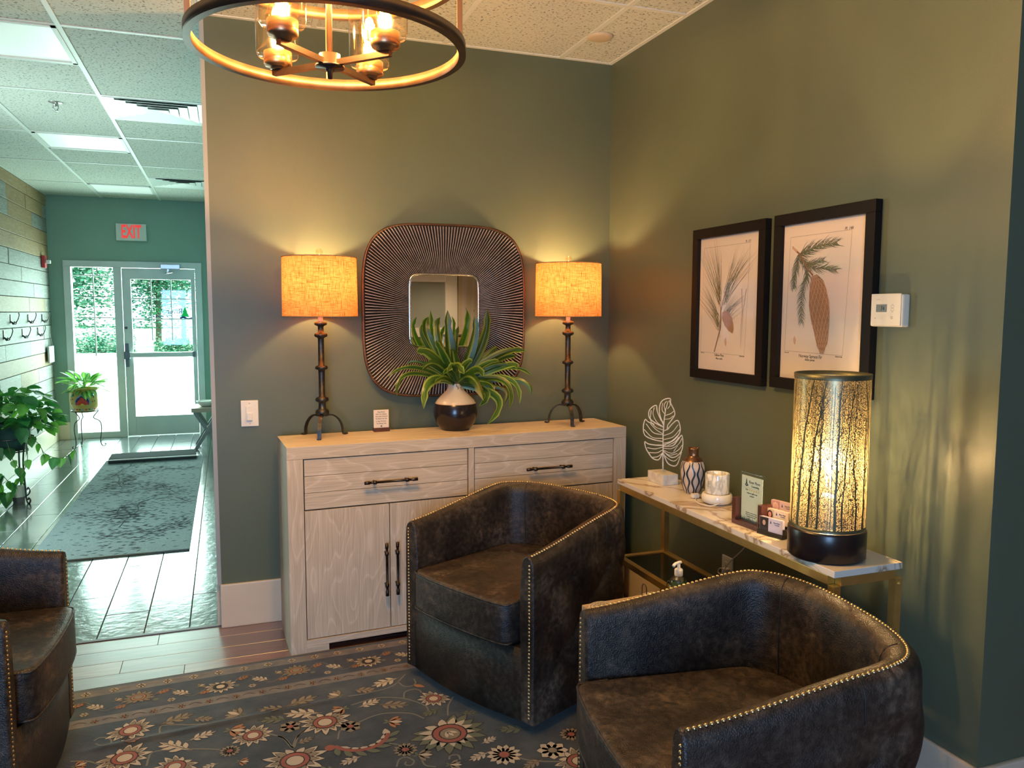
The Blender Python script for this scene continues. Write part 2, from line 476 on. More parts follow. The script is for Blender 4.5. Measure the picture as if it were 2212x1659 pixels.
# baseboards
def base(name, *a): return struct(name, BB(*a, b=.006), M_trim)
base('baseboard_back', 0.0, .3, D-.016, D, 0, .205)
base('baseboard_back_right', 1.86, XR, D-.016, D, 0, .205)
base('baseboard_right', XR-.016, XR, YR-.016, D-.016, 0, .205)
base('baseboard_recess', XR, XF, YR-.016, YR, 0, .205)
base('baseboard_hall', -.016, 0, D+.02, YE-.016, 0, .2)
base('baseboard_exit', XL+.02, -1.634, YE-.016, YE, 0, .2)
base('baseboard_left', XL+.006, XL+.022, 6.2, YE-.016, 0, .2)

# ------------------------------------------------------------------ floor
fl = struct('floor', B(XL-.12, XF+.1, YB-.1, YE+.14, -.06, -.008), mat('grout_dark', (.035, .04, .04), .7))
M_slate = noisy('slate_tile', [(.3, (.055, .07, .078)), (.55, (.10, .12, .13)), (.75, (.18, .20, .20))], ns=5., detail=6., dist=.6, rough=.22, bump=.5, bscale=20., bdist=.006, perobj=.15, spec=1., coat=1.)
M_slate.node_tree.nodes['Principled BSDF'].inputs['Coat IOR'].default_value = 1.9; M_slate.node_tree.nodes['Principled BSDF'].inputs['Coat Roughness'].default_value = .12
rr = random.Random(11)
cols = {-.333: 4.545, -.525: 4.12, -.718: 4.37, -.14: 4.28}
n_t = 0
x = -.14+.193
i = 0
xs = [-.14+.193*k for k in range(1, -10, -1)]
for k, x0 in enumerate(xs):
    if x0 > 0: x0_ = .0
    xa, xb = x0, x0+.193
    if xa > 0: continue
    xb = min(xb, 0.0); xa = max(xa, XL)
    off = cols.get(round(x0, 3), 4.0+rr.random()*.76)
    y = off-.77*2
    while y < YE+.0:
        y0, y1 = max(y, 3.812), min(y+.765, YE)
        if y1-y0 > .02:
            mk('tile', BB(xa+.002, xb-.002, y0+.002, y1-.002, -.008, rr.uniform(-.0006, .0006), b=.0015, seg=1), M_slate, fl)
        y += .765
M_plank = wood('acacia_plank', (.075, .022, .014), (.27, .105, .06), sx=(1.3, 16, 10), ns=3.2, rough=.42, perobj=.28, bump=.08, spec=1., coat=1.)
for _n in (M_plank.node_tree.nodes['Principled BSDF'],): _n.inputs['Coat Roughness'].default_value = .28; _n.inputs['Coat IOR'].default_value = 2.0
rr = random.Random(4)
y1 = 3.785
while y1 > YB:
    y0 = y1-.1245
    x = XL-rr.random()
    while x < XF:
        l = rr.uniform(.75, 1.25)
        xa, xb = max(x, XL), min(x+l, XF)
        if xb-xa > .02 and (y0 > 1.2 or True):
            mk('plank', BB(xa+.0006, xb-.0006, y0+.0006, y1-.0006, -.008, 0, b=.0012, seg=1), M_plank, fl)
        x += l
    y1 = y0
mk('threshold_strip', BB(XL, 0, 3.785, 3.812, -.008, .003, b=.003), mat('threshold_plum', (.06, .03, .035), .4), fl)

# ------------------------------------------------------------------ ceiling
ce = struct('ceiling', B(XL-.12, XF+.1, YB-.1, YE+.14, H+.03, H+.08), mat('plenum', (.3, .3, .28), .9))
T = .6096
def ctile(xa, xb, ya, yb): mk('ceiling_tile', BB(xa+.010, xb-.010, ya+.010, yb-.010, H+.004, H+.02, b=.003, seg=1), M_ctile, ce)
def gbar(x0, x1, y0, y1): mk('grid_bar', B(x0, x1, y0, y1, H, H+.008), M_grid, ce)
hx = [XL, -2*T, -T, 0]
hall_special = {(1, 0): 'p', (1, 4): 'p', (1, 8): 'p', (2, 2): 'v', (2, 7): 'v'}
y00 = 4.13
specials = []
for ci in range(3):
    xa, xb = hx[ci], hx[ci+1]
    k = -10
    while y00+k*T < YE:
        y0 = y00+k*T
        sp = hall_special.get((ci, k)); nsp = hall_special.get((ci, k+1))
        if sp:
            specials.append((sp, xa, xb, y0, y0+T)); ln = 1
        elif k % 2 == 0 and not nsp: ln = 2
        else: ln = 1
        ya, yb = max(y0, YB), min(y0+ln*T, YE)
        if yb > ya+.03:
            if not sp: ctile(xa, xb, ya, yb)
            if y0 > YB: gbar(xa+.012, xb-.012, y0-.012, y0+.012)
        k += ln
for x in hx: 
    gbar(x-.012 if x > XL else x, x+.012, YB, YE)
gx = [0, .47, 1.08, 1.69, XR, XR+.6, XF]
for ci in range(len(gx)-1):
    xa, xb = gx[ci], gx[ci+1]
    y = 3.05+1.22
    while y > YB:
        ya, yb = max(y-1.22, YB), min(y, D)
        if xa >= XR: yb = min(yb, YR)
        if yb-ya > .03:
            ctile(xa, xb, ya, yb)
            if ya > YB: gbar(xa+.012, xb-.012 if xb < XR else xb-.0205, ya-.012, ya+.012)
        y -= 1.22
for x in gx[1:-1]:
    gbar(x-.012 if x != XR else XR-.02, x+.012 if x != XR else XR, YB if x != XR else YR, YR if x > XR else D-.0205)
gbar(.012, XR, D-.02, D)
for n_, (sp, xa, xb, ya, yb) in enumerate(specials):
    cx_, cy_ = (xa+xb)/2, (ya+yb)/2
    if sp == 'p':
        nm = {4.13: 'nearest the waiting room', }
        where = ['nearest the chandelier', 'in the middle, before the sprinkler', 'farthest, near the exit wall'][[4, 6, 9].index(int(round(ya-.2)))] if int(round(ya-.2)) in (4, 6, 9) else 'in the hall'
        t = thing('ceiling_light', 'square flat ceiling light panel in the hall, %s' % where, 'ceiling light', (cx_, cy_, H), group='flat light panels of the hall ceiling')
        bm = bmesh.new(); s = T/2-.012
        for a in range(4):
            box(bm, -s, s, -s, -s+.022, -.004, .012, M=Matrix.Rotation(a*PI/2, 4, 'Z'))
        mk('frame', bm, M_grid, t)
        mk('diffuser', BB(-s+.02, s-.02, -s+.02, s-.02, .004, .012, b=.002), M_panel, t)
    else:
        where = 'nearer one' if ya < 7 else 'farther one by the exit wall'
        t = thing('ceiling_vent', 'stepped square air vent in the hall ceiling, %s' % where, 'air vent', (cx_, cy_, H), group='square air vents of the hall ceiling')
        s = T/2-.012
        mk('backing', B(-s, s, -s, s, .016, .022), mat('vent_dark', (.22, .24, .24), .7), t)
        for q in range(5):
            so = s-q*.058; si = so-.0575
            if si < .02: si = .0
            bm = bmesh.new(); zo, zi = (.012 if q == 0 else -.012+.003*q), .012
            v = [bm.verts.new((a*so, b*so, -.002)) for a, b in ((-1, -1), (1, -1), (1, 1), (-1, 1))]
            u = [bm.verts.new((a*si, b*si, .009)) for a, b in ((-1, -1), (1, -1), (1, 1), (-1, 1))]
            for e in range(4): bm.faces.new([v[e], v[(e+1) % 4], u[(e+1) % 4], u[e]])
            mk('louver', bm, mat('vent_metal', (.80, .84, .82), .35), t)
# sprinkler
t = thing('sprinkler_head', 'small metal fire sprinkler hanging from the hall ceiling', 'sprinkler', (-.885, 5.63, H+.004))
bm = bmesh.new(); lathe(bm, [(0, -.006), (.036, -.004), (.04, 0), (0, 0)], 24); mk('flange', bm, M_chrome, t)
bm = bmesh.new(); lathe(bm, [(.016, -.006), (.014, -.02), (.006, -.024)], 12); mk('body', bm, M_chrome, t)
bm = bmesh.new(); tube(bm, [(-.013, 0, -.02), (-.015, 0, -.035), (-.004, 0, -.05)], .003, 6); tube(bm, [(.013, 0, -.02), (.015, 0, -.035), (.004, 0, -.05)], .003, 6); mk('yoke', bm, M_chrome, t)
bm = bmesh.new(); lathe(bm, [(0, -.05), (.017, -.051), (.017, -.053), (0, -.054)], 12); mk('deflector', bm, M_chrome, t)
# round cover over waiting room
bm = bmesh.new(); lathe(bm, [(0, -.012), (.045, -.011), (.058, -.007), (.064, 0), (0, 0)], 32)
tag(mk('ceiling_cover', bm, mat('cover_beige', (.62, .52, .38), .5), loc=(1.74, 3.42, H+.004)), 'small round flat cover disc on the warm ceiling near the corner', 'detector')

# ------------------------------------------------------------------ exit door & sidelight
M_alu = noisy('pale_aluminium', [(.3, (.50, .56, .52)), (.7, (.56, .62, .58))], ns=5., rough=.4, metal=.1)
t = struct('door_1', B(-1.634, -.19, YE-.02, YE+.1, ZT-.07, ZT), M_alu)
def jamb(x0, x1, z0=0, z1=ZT-.07): mk('jamb', BB(x0, x1, YE-.02, YE+.1, z0, z1, b=.004), M_alu, t)
jamb(-1.634, -1.56); jamb(-1.13, -1.05); jamb(-.262, -.19)
mk('sill', BB(-1.56, -1.13, YE, YE+.09, 0, .07, b=.004), M_alu, t)
mk('pane', B(-1.56, -1.13, YE+.04, YE+.046, .07, ZT-.07), M_glass, t)
def muntins(x0, x1, vx, hz, zb, zt, par):
    for x in vx: mk('muntin', B(x-.006, x+.006, YE+.036, YE+.05, zb, zt), M_alu, par)
    for z in hz: mk('muntin', B(x0, x1, YE+.035, YE+.051, z-.006, z+.006), M_alu, par)
hz = [1.63, 1.367]
muntins(-1.56, -1.13, [-1.345], [1.865, 1.625, 1.385], .95, ZT-.07, t)
lf = mk('door_leaf', BB(-1.045, -.268, YE, YE+.045, 1.83, 1.955, b=.003), M_alu, t)
for a in ((-1.045, -.955, .01, 1.83), (-.312, -.268, .01, 1.83), (-.955, -.312, .01, .235)):
    mk('door_rail', BB(a[0], a[1], YE, YE+.045, a[2], a[3], b=.003), M_alu, lf)
mk('glass', B(-.955, -.312, YE+.02, YE+.026, .235, 1.83), M_glass, lf)
for x in (-.745, -.53): mk('muntin', B(x-.006, x+.006, YE+.015, YE+.031, 1.12, 1.83), M_alu, lf)
for z in (1.605, 1.37): mk('muntin', B(-.955, -.312, YE+.014, YE+.032, z-.006, z+.006), M_alu, lf)
# push bar
pb = mk('push_bar', BB(-1.0, -.30, YE-.075, YE-.035, .93, .985, b=.012), M_alu, t)
bm = bmesh.new(); bbox(bm, -1.045, -.985, YE-.08, YE, .91, 1.0, b=.008); bbox(bm, -1.035, -1.0, YE-.03, YE, .82, 1.09, b=.004)
mk('latch_box', bm, mat('dark_steel', (.10, .12, .13), .4, .6), pb)
mk('end_cap', BB(-.315, -.285, YE-.08, YE, .925, .99, b=.005), mat('dark_steel', (0, 0, 0)), pb)
bm = bmesh.new(); lathe(bm, [(0, .012), (.014, .01), (.016, 0)], 16, M=Matrix.Translation((-1.02, YE, 1.27)) @ Matrix.Rotation(R(90), 4, 'X')); mk('deadbolt', bm, mat('dark_steel', (0, 0, 0)), lf)
bm = bmesh.new(); bbox(bm, -.63, -.42, YE-.07, YE-.02, 1.95, 2.005, b=.006); mk('door_closer', bm, M_chrome, t)
bm = bmesh.new(); box(bm, -.56, -.54, YE-.06, YE-.045, 1.9, 1.95); tube(bm, [(-.55, YE-.05, 1.915), (-.50, YE-.12, 1.91), (-.58, YE-.05, 1.90)], .007, 6); mk('closer_arm', bm, M_chrome, t)
# door lettering (reads from outside, so mirrored from here)
M_blue = mat('sign_blue', (.02, .05, .30), .6); M_green = mat('sign_green', (.0, .75, .16), .6)
tx = text('lettering', 'River', .085, M_blue, lf, (-.50, YE+.017, 1.46), (R(90), 0, R(180)), sx=.95)
text('lettering', 'Pines', .085, M_green, lf, (-.735, YE+.017, 1.46), (R(90), 0, R(180)))
text('lettering', 'Counseling', .05, M_blue, lf, (-.66, YE+.017, 1.405), (R(90), 0, R(180)), sx=1.15)
bm = bmesh.new(); Md = Matrix.Translation((-.385, YE+.017, 1.40)) @ Matrix.Rotation(R(90), 4, 'X')
flatpoly(bm, [(-.045, 0), (.045, 0), (.02, .05), (.028, .05), (0, .115), (-.028, .05), (-.02, .05)], 0, 0, Md); mk('pine_emblem', bm, M_green, lf)
bm = bmesh.new(); ribbon(bm, [(-.06, -.02), (-.02, -.005), (.03, -.03), (.09, -.012)], .022, .0, 0, Md); mk('river_emblem', bm, M_blue, lf)

# exit sign
t = thing('exit_sign', 'pale exit sign with red EXIT letters above the hall door', 'exit sign', (-.921, YE-.03, 2.36))
mk('housing', BB(-.158, .158, -.02, .03, -.095, .095, b=.006), mat('exit_white', (.62, .68, .62), .5), t)
text('lettering', 'EXIT', .205, mat('exit_red', (.9, .05, .05), .5, emis=(1, .06, .05), es=.55), t, (0, -.022, 0), (R(90), 0, 0), sx=.50, bold=.006)
t = thing('alarm_strobe', 'small red fire alarm strobe on the plank wall', 'fire alarm', (XL+.006, 9.72, 1.99))
mk('plate', BB(0, .035, -.045, .045, -.065, .065, b=.006), mat('alarm_red', (.55, .03, .03), .4), t)
mk('lens', BB(.035, .08, -.025, .035, -.02, .02, b=.012), mat('strobe_clear', (.8, .85, .85), .15), t)

# coat hooks
def hook(y, z, i, label):
    t = thing('coat_hook', label, 'coat hook', (XL+.004, y, z), group='black wire coat hooks on the plank wall')
    mk('plate', BB(0, .006, -.012, .012, -.05, .03, b=.003), M_blackm, t)
    bm = bmesh.new(); tube(bm, spline([(.004, 0, -.035), (.03, 0, -.045), (.055, -.01, -.03), (.075, -.02, .02), (.07, -.01, .045)], 5), .004, 6); mk('upper_arm', bm, M_blackm, t)
    for s in (-1, 1):
        bm = bmesh.new(); tube(bm, spline([(.004, 0, -.03), (.02, s*.02, -.055), (.035, s*.035, -.055), (.04, s*.04, -.03)], 5), .004, 6); mk('prong', bm, M_blackm, t)
rows = [('upper row', 1.40, (8.26, 8.95, 9.58)), ('lower row', 1.262, (8.0, 8.68, 9.35))]
for rn, z, ys in rows:
    for j, y in enumerate(ys):
        hook(y, z, j, 'black coat hook on the plank wall, %s, %s the exit wall' % (rn, ['farthest from', 'middle one before', 'nearest to'][j]))
t = thing('hanging_tag', 'small pale rectangular bag hanging by a cord on the plank wall', 'tag', (XL+.02, 9.80, 1.0))
mk('pouch', BB(0, .02, -.13, .13, -.1, .08, b=.008), mat('pale_cloth', (.55, .62, .60), .8), t)
bm = bmesh.new(); tube(bm, [(.01, -.10, .08), (.008, .0, .22), (.01, .10, .08)], .003, 5); mk('cord', bm, mat('cord_grey', (.3, .3, .3), .8), t)
# ------------------------------------------------------------------ outside the entrance
struct('ground_outside', B(-30, 30, YE+.14, 110, -.2, -.03), noisy('pale_concrete', [(.3, (.55, .56, .52)), (.7, (.66, .67, .62))], ns=2., rough=.85))
bm = bmesh.new(); box(bm, -20, 12, 28.5, 28.7, -.03, .1)
tag(mk('kerb', bm, mat('kerb_concrete', (.38, .40, .38), .8)), kind='structure')
bm = bmesh.new(); box(bm, -30, 30, 28.7, 80, -.05, .03)
struct('lawn', bm, noisy('sunny_lawn', [(.3, (.30, .45, .28)), (.7, (.55, .66, .46))], ns=30., rough=.9))
M_leafs = [mat('foliage_%d' % i, c, .6) for i, c in enumerate([(.006, .10, .05), (.02, .17, .09), (.06, .25, .14), (.25, .36, .25)])]
M_bark = mat('tree_bark', (.12, .10, .08), .9)
def tree(x, y, h, r, n, seed, label, low=.8):
    q = random.Random(seed)
    t = thing('tree', label, 'tree', (x, y, 0), group='trees beyond the entrance')
    bm = bmesh.new()
    for k in range(n):
        a, b_, c_ = [max(-1, min(1, q.gauss(0, .5))) for _ in range(3)]
        p = Vector((a*r, b_*r*.7, low+(h-low)*(.5+c_*.5)))
        s = q.uniform(.04, .10)
        rt = Matrix.Rotation(q.uniform(0, 6.3), 4, 'Z') @ Matrix.Rotation(q.uniform(0, 3), 4, 'X')
        vs = [bm.verts.new(p+rt @ Vector(v)*s) for v in ((-1, 0, 0), (0, -.5, .1), (1, 0, 0), (0, .5, .1))]
        bm.faces.new(vs).material_index = q.choice([0, 0, 1, 1, 2, 2, 3])
    tag(mk('crown', bm, M_leafs, t, normals=False), kind='stuff')
    bm = bmesh.new(); tube(bm, [(0, 0, 0), (.05, 0, h*.4), (0, .05, h*.8)], [.12, .09, .03], 8); mk('trunk', bm, M_bark, t)
tree(-5.3, 31.5, 6.0, 2.1, 16000, 1, 'dense leafy tree outside, filling the sidelight window', .9)
tree(-2.5, 34.8, 5.8, 1.35, 11000, 2, 'leafy tree outside behind the left part of the door glass', .8)
tree(-1.75, 39., 5.9, .9, 3600, 3, 'thin sunlit tree outside behind the middle of the door glass', 1.8)
tree(-.25, 46., 9.5, 1.7, 11000, 4, 'dark tree outside behind the right of the door glass', 2.6)
tree(-8.6, 40., 9, 2.6, 6000, 5, 'tall tree outside, left beyond the sidelight window', .8)
bm = bmesh.new(); q = random.Random(9)
def shrub(x, y, r, n, seed, label):
    q = random.Random(seed); bm = bmesh.new()
    for k in range(n):
        p = Vector((max(-1, min(1, q.gauss(0, .5)))*r, max(-1, min(1, q.gauss(0, .4)))*r, abs(q.gauss(0, .35))*r+.05)); s = q.uniform(.03, .07)
        rt = Matrix.Rotation(q.uniform(0, 6.3), 4, 'Z') @ Matrix.Rotation(q.uniform(0, 3), 4, 'X')
        bm.faces.new([bm.verts.new(p+rt @ Vector(v)*s) for v in ((-1, 0, 0), (0, -.5, .1), (1, 0, 0), (0, .5, .1))]).material_index = q.choice([0, 1, 2, 3])
    t = thing('shrub', label, 'shrub', (x, y, 0)); tag(mk('foliage', bm, M_leafs, t, normals=False), kind='stuff')
    bm = bmesh.new(); tube(bm, [(0, 0, .0), (0, 0, r*.4)], .02, 6); mk('stem', bm, M_bark, t)
shrub(-3.9, 29.6, 1.0, 2600, 20, 'low green shrub at the kerb seen through the sidelight')
shrub(-1.6, 30.6, .7, 1800, 21, 'low green shrub at the kerb seen through the door glass')
# car
M_car = mat('car_white', (.75, .78, .78), .3); M_cwin = mat('car_window_dark', (.10, .22, .24), .15); M_tyre = mat('tyre_black', (.03, .03, .03), .8)
t = thing('parked_car', 'pale parked car outside, low at the right of the door glass', 'car', (.75, 31.5, -.03))
bm = bmesh.new()
side = [(-1.3, .3), (-1.3, .72), (-.95, .9), (-.45, .98), (-.1, 1.38), (1.6, 1.42), (2.1, 1.0), (2.2, .3)]
prism(bm, [(x, z) for x, z in side], -.8, .8, 0, Matrix.Rotation(R(90), 4, 'X'))
bmesh.ops.bevel(bm, geom=list(bm.edges), offset=.06, segments=2, affect='EDGES'); mk('body', bm, M_car, t, smooth=False)
bm = bmesh.new(); prism(bm, [(-.3, .98), (-.03, 1.30), (.6, 1.33), (.6, .98)], .795, .815, 0, Matrix.Rotation(R(90), 4, 'X')); mk('window', bm, M_cwin, t)
bm = bmesh.new(); prism(bm, [(.68, .98), (.68, 1.33), (1.5, 1.34), (1.85, .98)], .795, .815, 0, Matrix.Rotation(R(90), 4, 'X')); mk('window', bm, M_cwin, t)
for x in (-.75, 1.5):
    bm = bmesh.new(); lathe(bm, [(0, -.12), (.18, -.12), (.31, -.1), (.33, 0), (.31, .1), (0, .1)], 24, M=Matrix.Translation((x, -.78, .33)) @ Matrix.Rotation(R(90), 4, 'X')); wq = mk('wheel', bm, M_tyre, t)
    bm = bmesh.new(); lathe(bm, [(0, .125), (.17, .125), (.18, .1)], 16, M=Matrix.Translation((x, -.80, .33)) @ Matrix.Rotation(R(90), 4, 'X')); mk('hubcap', bm, M_chrome, wq)

# ------------------------------------------------------------------ hall furnishings
t = thing('entrance_mat', 'large grey entrance mat with dark branch pattern on the slate tiles', 'mat', (-.63, 6.77, 0.001))
M_mat = noisy('mat_grey', [(.35, (.19, .25, .27)), (.65, (.27, .34, .36))], ns=160., rough=.95, bump=.5, bscale=300.)
mk('mat_field', BB(-.44, .44, -1.67, 1.67, 0, .010, b=.003), M_mat, t)
bm = bmesh.new(); q = random.Random(8)
def dash(x, y, a, l, wd):
    dx, dy = math.cos(a)*l/2, math.sin(a)*l/2; nx, ny = -math.sin(a)*wd/2, math.cos(a)*wd/2
    flatpoly(bm, [(x-dx, y-dy), (x+nx, y+ny), (x+dx, y+dy), (x-nx, y-ny)], .0108)
for k in range(16):
    cx_, cy_ = q.uniform(-.36, .36), q.uniform(-1.55, 1.5)
    pts = [(cx_, cy_)]; a = q.uniform(-2.2, 2.2)
    for s in range(7):
        a += q.uniform(-.5, .5); cx_ += math.cos(a)*.07; cy_ += math.sin(a)*.09
        if abs(cx_) > .42 or abs(cy_) > 1.62: break
        pts.append((cx_, cy_))
    if len(pts) > 2: ribbon(bm, pts, .009, .0107)
    for (px, py) in pts:
        for j in range(13):
            dash(px+q.gauss(0, .06), py+q.gauss(0, .09), q.gauss(0, .35), q.uniform(.03, .055), .013)
for k in range(420):
    dash(q.uniform(-.42, .42), q.uniform(-1.62, 1.62), q.gauss(0, .4), q.uniform(.025, .05), .012)
# keep the pattern inside the mat
for v in bm.verts: v.co.x = max(-.435, min(.435, v.co.x)); v.co.y = max(-1.66, min(1.66, v.co.y))
tag(mk('branch_pattern', bm, mat('mat_dark', (.035, .05, .06), .95), t, normals=False), kind='stuff')
t = thing('boot_board', 'low dark grey board with a pale edge strip at the far end of the mat', 'board', (-.64, 8.27, 0.012), R(1.5))
mk('board', BB(-.39, .39, -.02, .30, 0, .045, b=.008), mat('board_grey', (.06, .07, .075), .95, spec=.05), t)
mk('edge_strip', BB(-.385, .395, -.034, -.02, .028, .04, b=.003), M_white, t)

# leaf meshes
def leaf_mesh(name, wd, ln, curve, mats, heart=False, nseg=6, fold=.12):
    bm = bmesh.new(); rows_ = []
    for i in range(nseg+1):
        u = i/nseg
        if heart: prof = [0.25, .95, 1., .86, .62, .32, .0][min(i, 6)] if nseg == 6 else math.sin(PI*u)
        else: prof = math.sin(PI*min(1, u*.92+.08))**.75 if u < 1 else 0
        y = u*ln; z = -curve*u*u*ln
        if heart and i == 0: y = -.06*ln
        hw = max(wd/2*prof, .0008)
        rows_.append([bm.verts.new((-hw, y-(.08*ln if heart and i == 1 else 0), z-fold*hw*.2)), bm.verts.new((-hw*.45, y, z-fold*hw*.8)), bm.verts.new((0, y, z-fold*hw*1.6)), bm.verts.new((hw*.45, y, z-fold*hw*.8)), bm.verts.new((hw, y-(.08*ln if heart and i == 1 else 0), z-fold*hw*.2))])
    for a, b in zip(rows_, rows_[1:]):
        for j in range(4):
            f = bm.faces.new([a[j], a[j+1], b[j+1], b[j]]); f.smooth = True
            f.material_index = 1 if (j in (1, 2) and len(mats) > 1) else 0
    me = bpy.data.meshes.new(name); bm.to_mesh(me); bm.free()
    for m_ in mats: me.materials.append(m_)
    return me
def leafy(name, c0, c1, rough=.38):
    mt = noisy(name, [(.35, c0), (.65, c1)], ns=9., rough=rough, perobj=.35)
    b = mt.node_tree.nodes['Principled BSDF']
    out = mt.node_tree.nodes['Material Output']
    tr = N(mt, 'ShaderNodeBsdfTranslucent'); tr.inputs[0].default_value = (c1[0]*1.6, c1[1]*1.9, c1[2], 1)
    mx = N(mt, 'ShaderNodeMixShader'); mx.inputs[0].default_value = .35
    L(mt, b, 0, mx, 1); L(mt, tr, 0, mx, 2); L(mt, mx, 0, out, 0)
    return mt
M_poth = leafy('pothos_green', (.012, .085, .030), (.04, .19, .05))
M_poth2 = leafy('pothos_lime', (.05, .20, .04), (.14, .36, .06))
def aim(o, p, d, rollv=0.):
    d = Vector(d).normalized()
    qn = d.to_track_quat('Y', 'Z')
    o.location = p; o.rotation_mode = 'QUATERNION'
    o.rotation_quaternion = qn @ Matrix.Rotation(rollv, 3, 'Y').to_quaternion()

# pothos on a black wire stand
px, py = -1.50, 6.86
t = thing('plant_stand', 'black wire plant stand with scroll feet under the trailing plant', 'plant stand', (px, py, 0))
bm = bmesh.new(); tube(bm, [(.15*math.cos(a*PI/12), .15*math.sin(a*PI/12), .50) for a in range(24)], .006, 6, closed=True); mk('ring', bm, M_blackm, t)
bm = bmesh.new(); tube(bm, [(.11*math.cos(a*PI/12), .11*math.sin(a*PI/12), .40) for a in range(24)], .005, 6, closed=True); mk('lower_ring', bm, M_blackm, t)
for k in range(3):
    a = R(-40+120*k); c_, s_ = math.cos(a), math.sin(a)
    pr = [(.15, .50), (.125, .42), (.11, .3), (.12, .12), (.125, .04), (.135, .008), (.155, .006), (.165, .03), (.150, .045), (.14, .03)]
    bm = bmesh.new(); tube(bm, spline([(r_*c_, r_*s_, z) for r_, z in pr], 4), .0065, 6); lg = mk('leg', bm, M_blackm, t)
    bm = bmesh.new(); tube(bm, spline([(r_*c_, r_*s_, z) for r_, z in [(.127, .06), (.15, .075), (.165, .1), (.15, .125), (.135, .11)]], 4), .005, 6); mk('scroll', bm, M_blackm, lg)
t = thing('pothos_plant', 'big trailing green heart-leaved plant on the black wire stand', 'potted plant', (px, py, .405))
bm = bmesh.new(); lathe(bm, [(0, 0), (.095, 0), (.125, .10), (.142, .19), (.148, .19), (.148, .215), (.135, .215), (.128, .17), (0, .17)], 28); mk('pot', bm, mat('pot_dark_green', (.02, .06, .055), .5), t)
hm = [leaf_mesh('heart_leaf_a', .085, .10, .25, [M_poth], True), leaf_mesh('heart_leaf_b', .07, .085, .4, [M_poth2], True), leaf_mesh('heart_leaf_c', .06, .09, .1, [M_poth], True)]
q = random.Random(12)
for k in range(240):
    th = q.uniform(0, 2*PI); ph = math.acos(q.uniform(-.35, 1.)); rad = q.uniform(.18, .33)
    p = Vector((math.cos(th)*math.sin(ph)*rad, math.sin(th)*math.sin(ph)*rad, .24+math.cos(ph)*rad*.80))
    if p.x < -.14: p.x = -.14+(p.x+.14)*.2
    d = Vector((p.x, p.y, -.12+q.uniform(-.15, .25)*1.2)); d += Vector((q.uniform(-.15, .15), q.uniform(-.15, .15), 0))
    o = inst('leaf', q.choice(hm[:2] if k % 3 else hm), t); aim(o, p, d, q.uniform(-.6, .6))
    s = q.uniform(.75, 1.25); o.scale = (s, s, s)
vines = [[(.1, -.05, .15), (.2, -.1, .05), (.24, -.12, -.02), (.33, -.14, -.06), (.40, -.14, -.04), (.46, -.14, .02)],
         [(.12, -.12, .12), (.13, -.15, -.06), (.08, -.16, -.18), (.03, -.2, -.22), (-.02, -.2, -.16)],
         [(-.05, -.15, .1), (-.07, -.2, -.05), (-.05, -.2, -.2), (-.03, -.2, -.3), (-.1, -.2, -.33)],
         [(.0, -.15, .1), (.05, -.2, -.05), (.1, -.22, -.14), (.05, -.22, -.26), (.0, -.22, -.31)],
         [(-.12, -.1, .1), (-.15, -.15, -.08), (-.16, -.15, -.2), (-.17, -.17, -.3)]]
for v in vines:
    sp = spline(v, 5); bm = bmesh.new(); tube(bm, sp, .0025, 5); mk('vine', bm, mat('vine_green', (.05, .12, .03), .6), t)
    for k in range(2, len(sp), 3):
        o = inst('leaf', hm[(k % 2)], t); s = q.uniform(.7, 1.0)
        aim(o, sp[k], (q.uniform(-.6, .6), q.uniform(-.8, .2), -.8), q.uniform(-.5, .5)); o.scale = (s, s, s)
# small white pot on floor
t = thing('white_pot', 'small white and grey faceted pot on the floor beside the plant stand', 'pot', (-1.47, 6.84, 0.001))
bm = bmesh.new(); lathe(bm, [(0, 0), (.038, 0), (.048, .045), (.048, .046)], 8, 0, smooth=False); lathe(bm, [(.048, .046), (.044, .125), (.038, .125), (.04, .05), (0, .05)], 8, 1, smooth=False)
mk('shell', bm, [mat('pot_grey', (.16, .17, .17), .4), mat('pot_white', (.62, .66, .62), .4)], t)
bm = bmesh.new(); tube(bm, spline([(-.04, 0, .05), (-.1, .0, .03), (-.16, .02, .05)], 5), .003, 5); mk('sprig', bm, mat('vine_green', (0, 0, 0)), t)
for d_ in ((-.14, 0, .07), (-.10, -.02, .08), (-.17, 0, .06), (-.12, .02, .06)):
    o = inst('leaf', hm[1], t); aim(o, d_, (-.4, -.3, .5), 0); o.scale = (.7, .7, .7)

# talavera planter on scroll-foot wire stand
px, py = -1.385, 9.42
t = thing('plant_stand', 'thin black wire stand carrying the painted flower pot near the exit wall', 'plant stand', (px, py, 0))
bm = bmesh.new(); tube(bm, [(.135*math.cos(a*PI/12), .135*math.sin(a*PI/12), .40) for a in range(24)], .005, 6, closed=True); mk('ring', bm, M_blackm, t)
for k in range(3):
    a = R(-125+120*k); c_, s_ = math.cos(a), math.sin(a)
    bm = bmesh.new(); tube(bm, spline([(r_*c_, r_*s_, z) for r_, z in [(.135, .40), (.11, .37), (.08, .32), (.14, .28), (.155, .2), (.14, .08), (.15, .02), (.175, .008), (.19, .03), (.175, .035)]], 4), .005, 6); mk('leg', bm, M_blackm, t)
t = thing('painted_planter', 'yellow painted ceramic pot with red flower and blue arch, leafy plant in it', 'potted plant', (px, py, .385))
def talavera():
    mt = noisy('talavera_yellow', [(.3, (.62, .45, .10)), (.7, (.72, .58, .18))], ns=7., rough=.25)
    return mt
pf = [(0, 0), (.09, 0), (.125, .05), (.145, .11), (.142, .18), (.132, .23), (.145, .25), (.152, .255), (.145, .262), (.13, .25), (.125, .2), (0, .2)]
bm = bmesh.new(); lathe(bm, pf, 32); mk('pot', bm, talavera(), t)
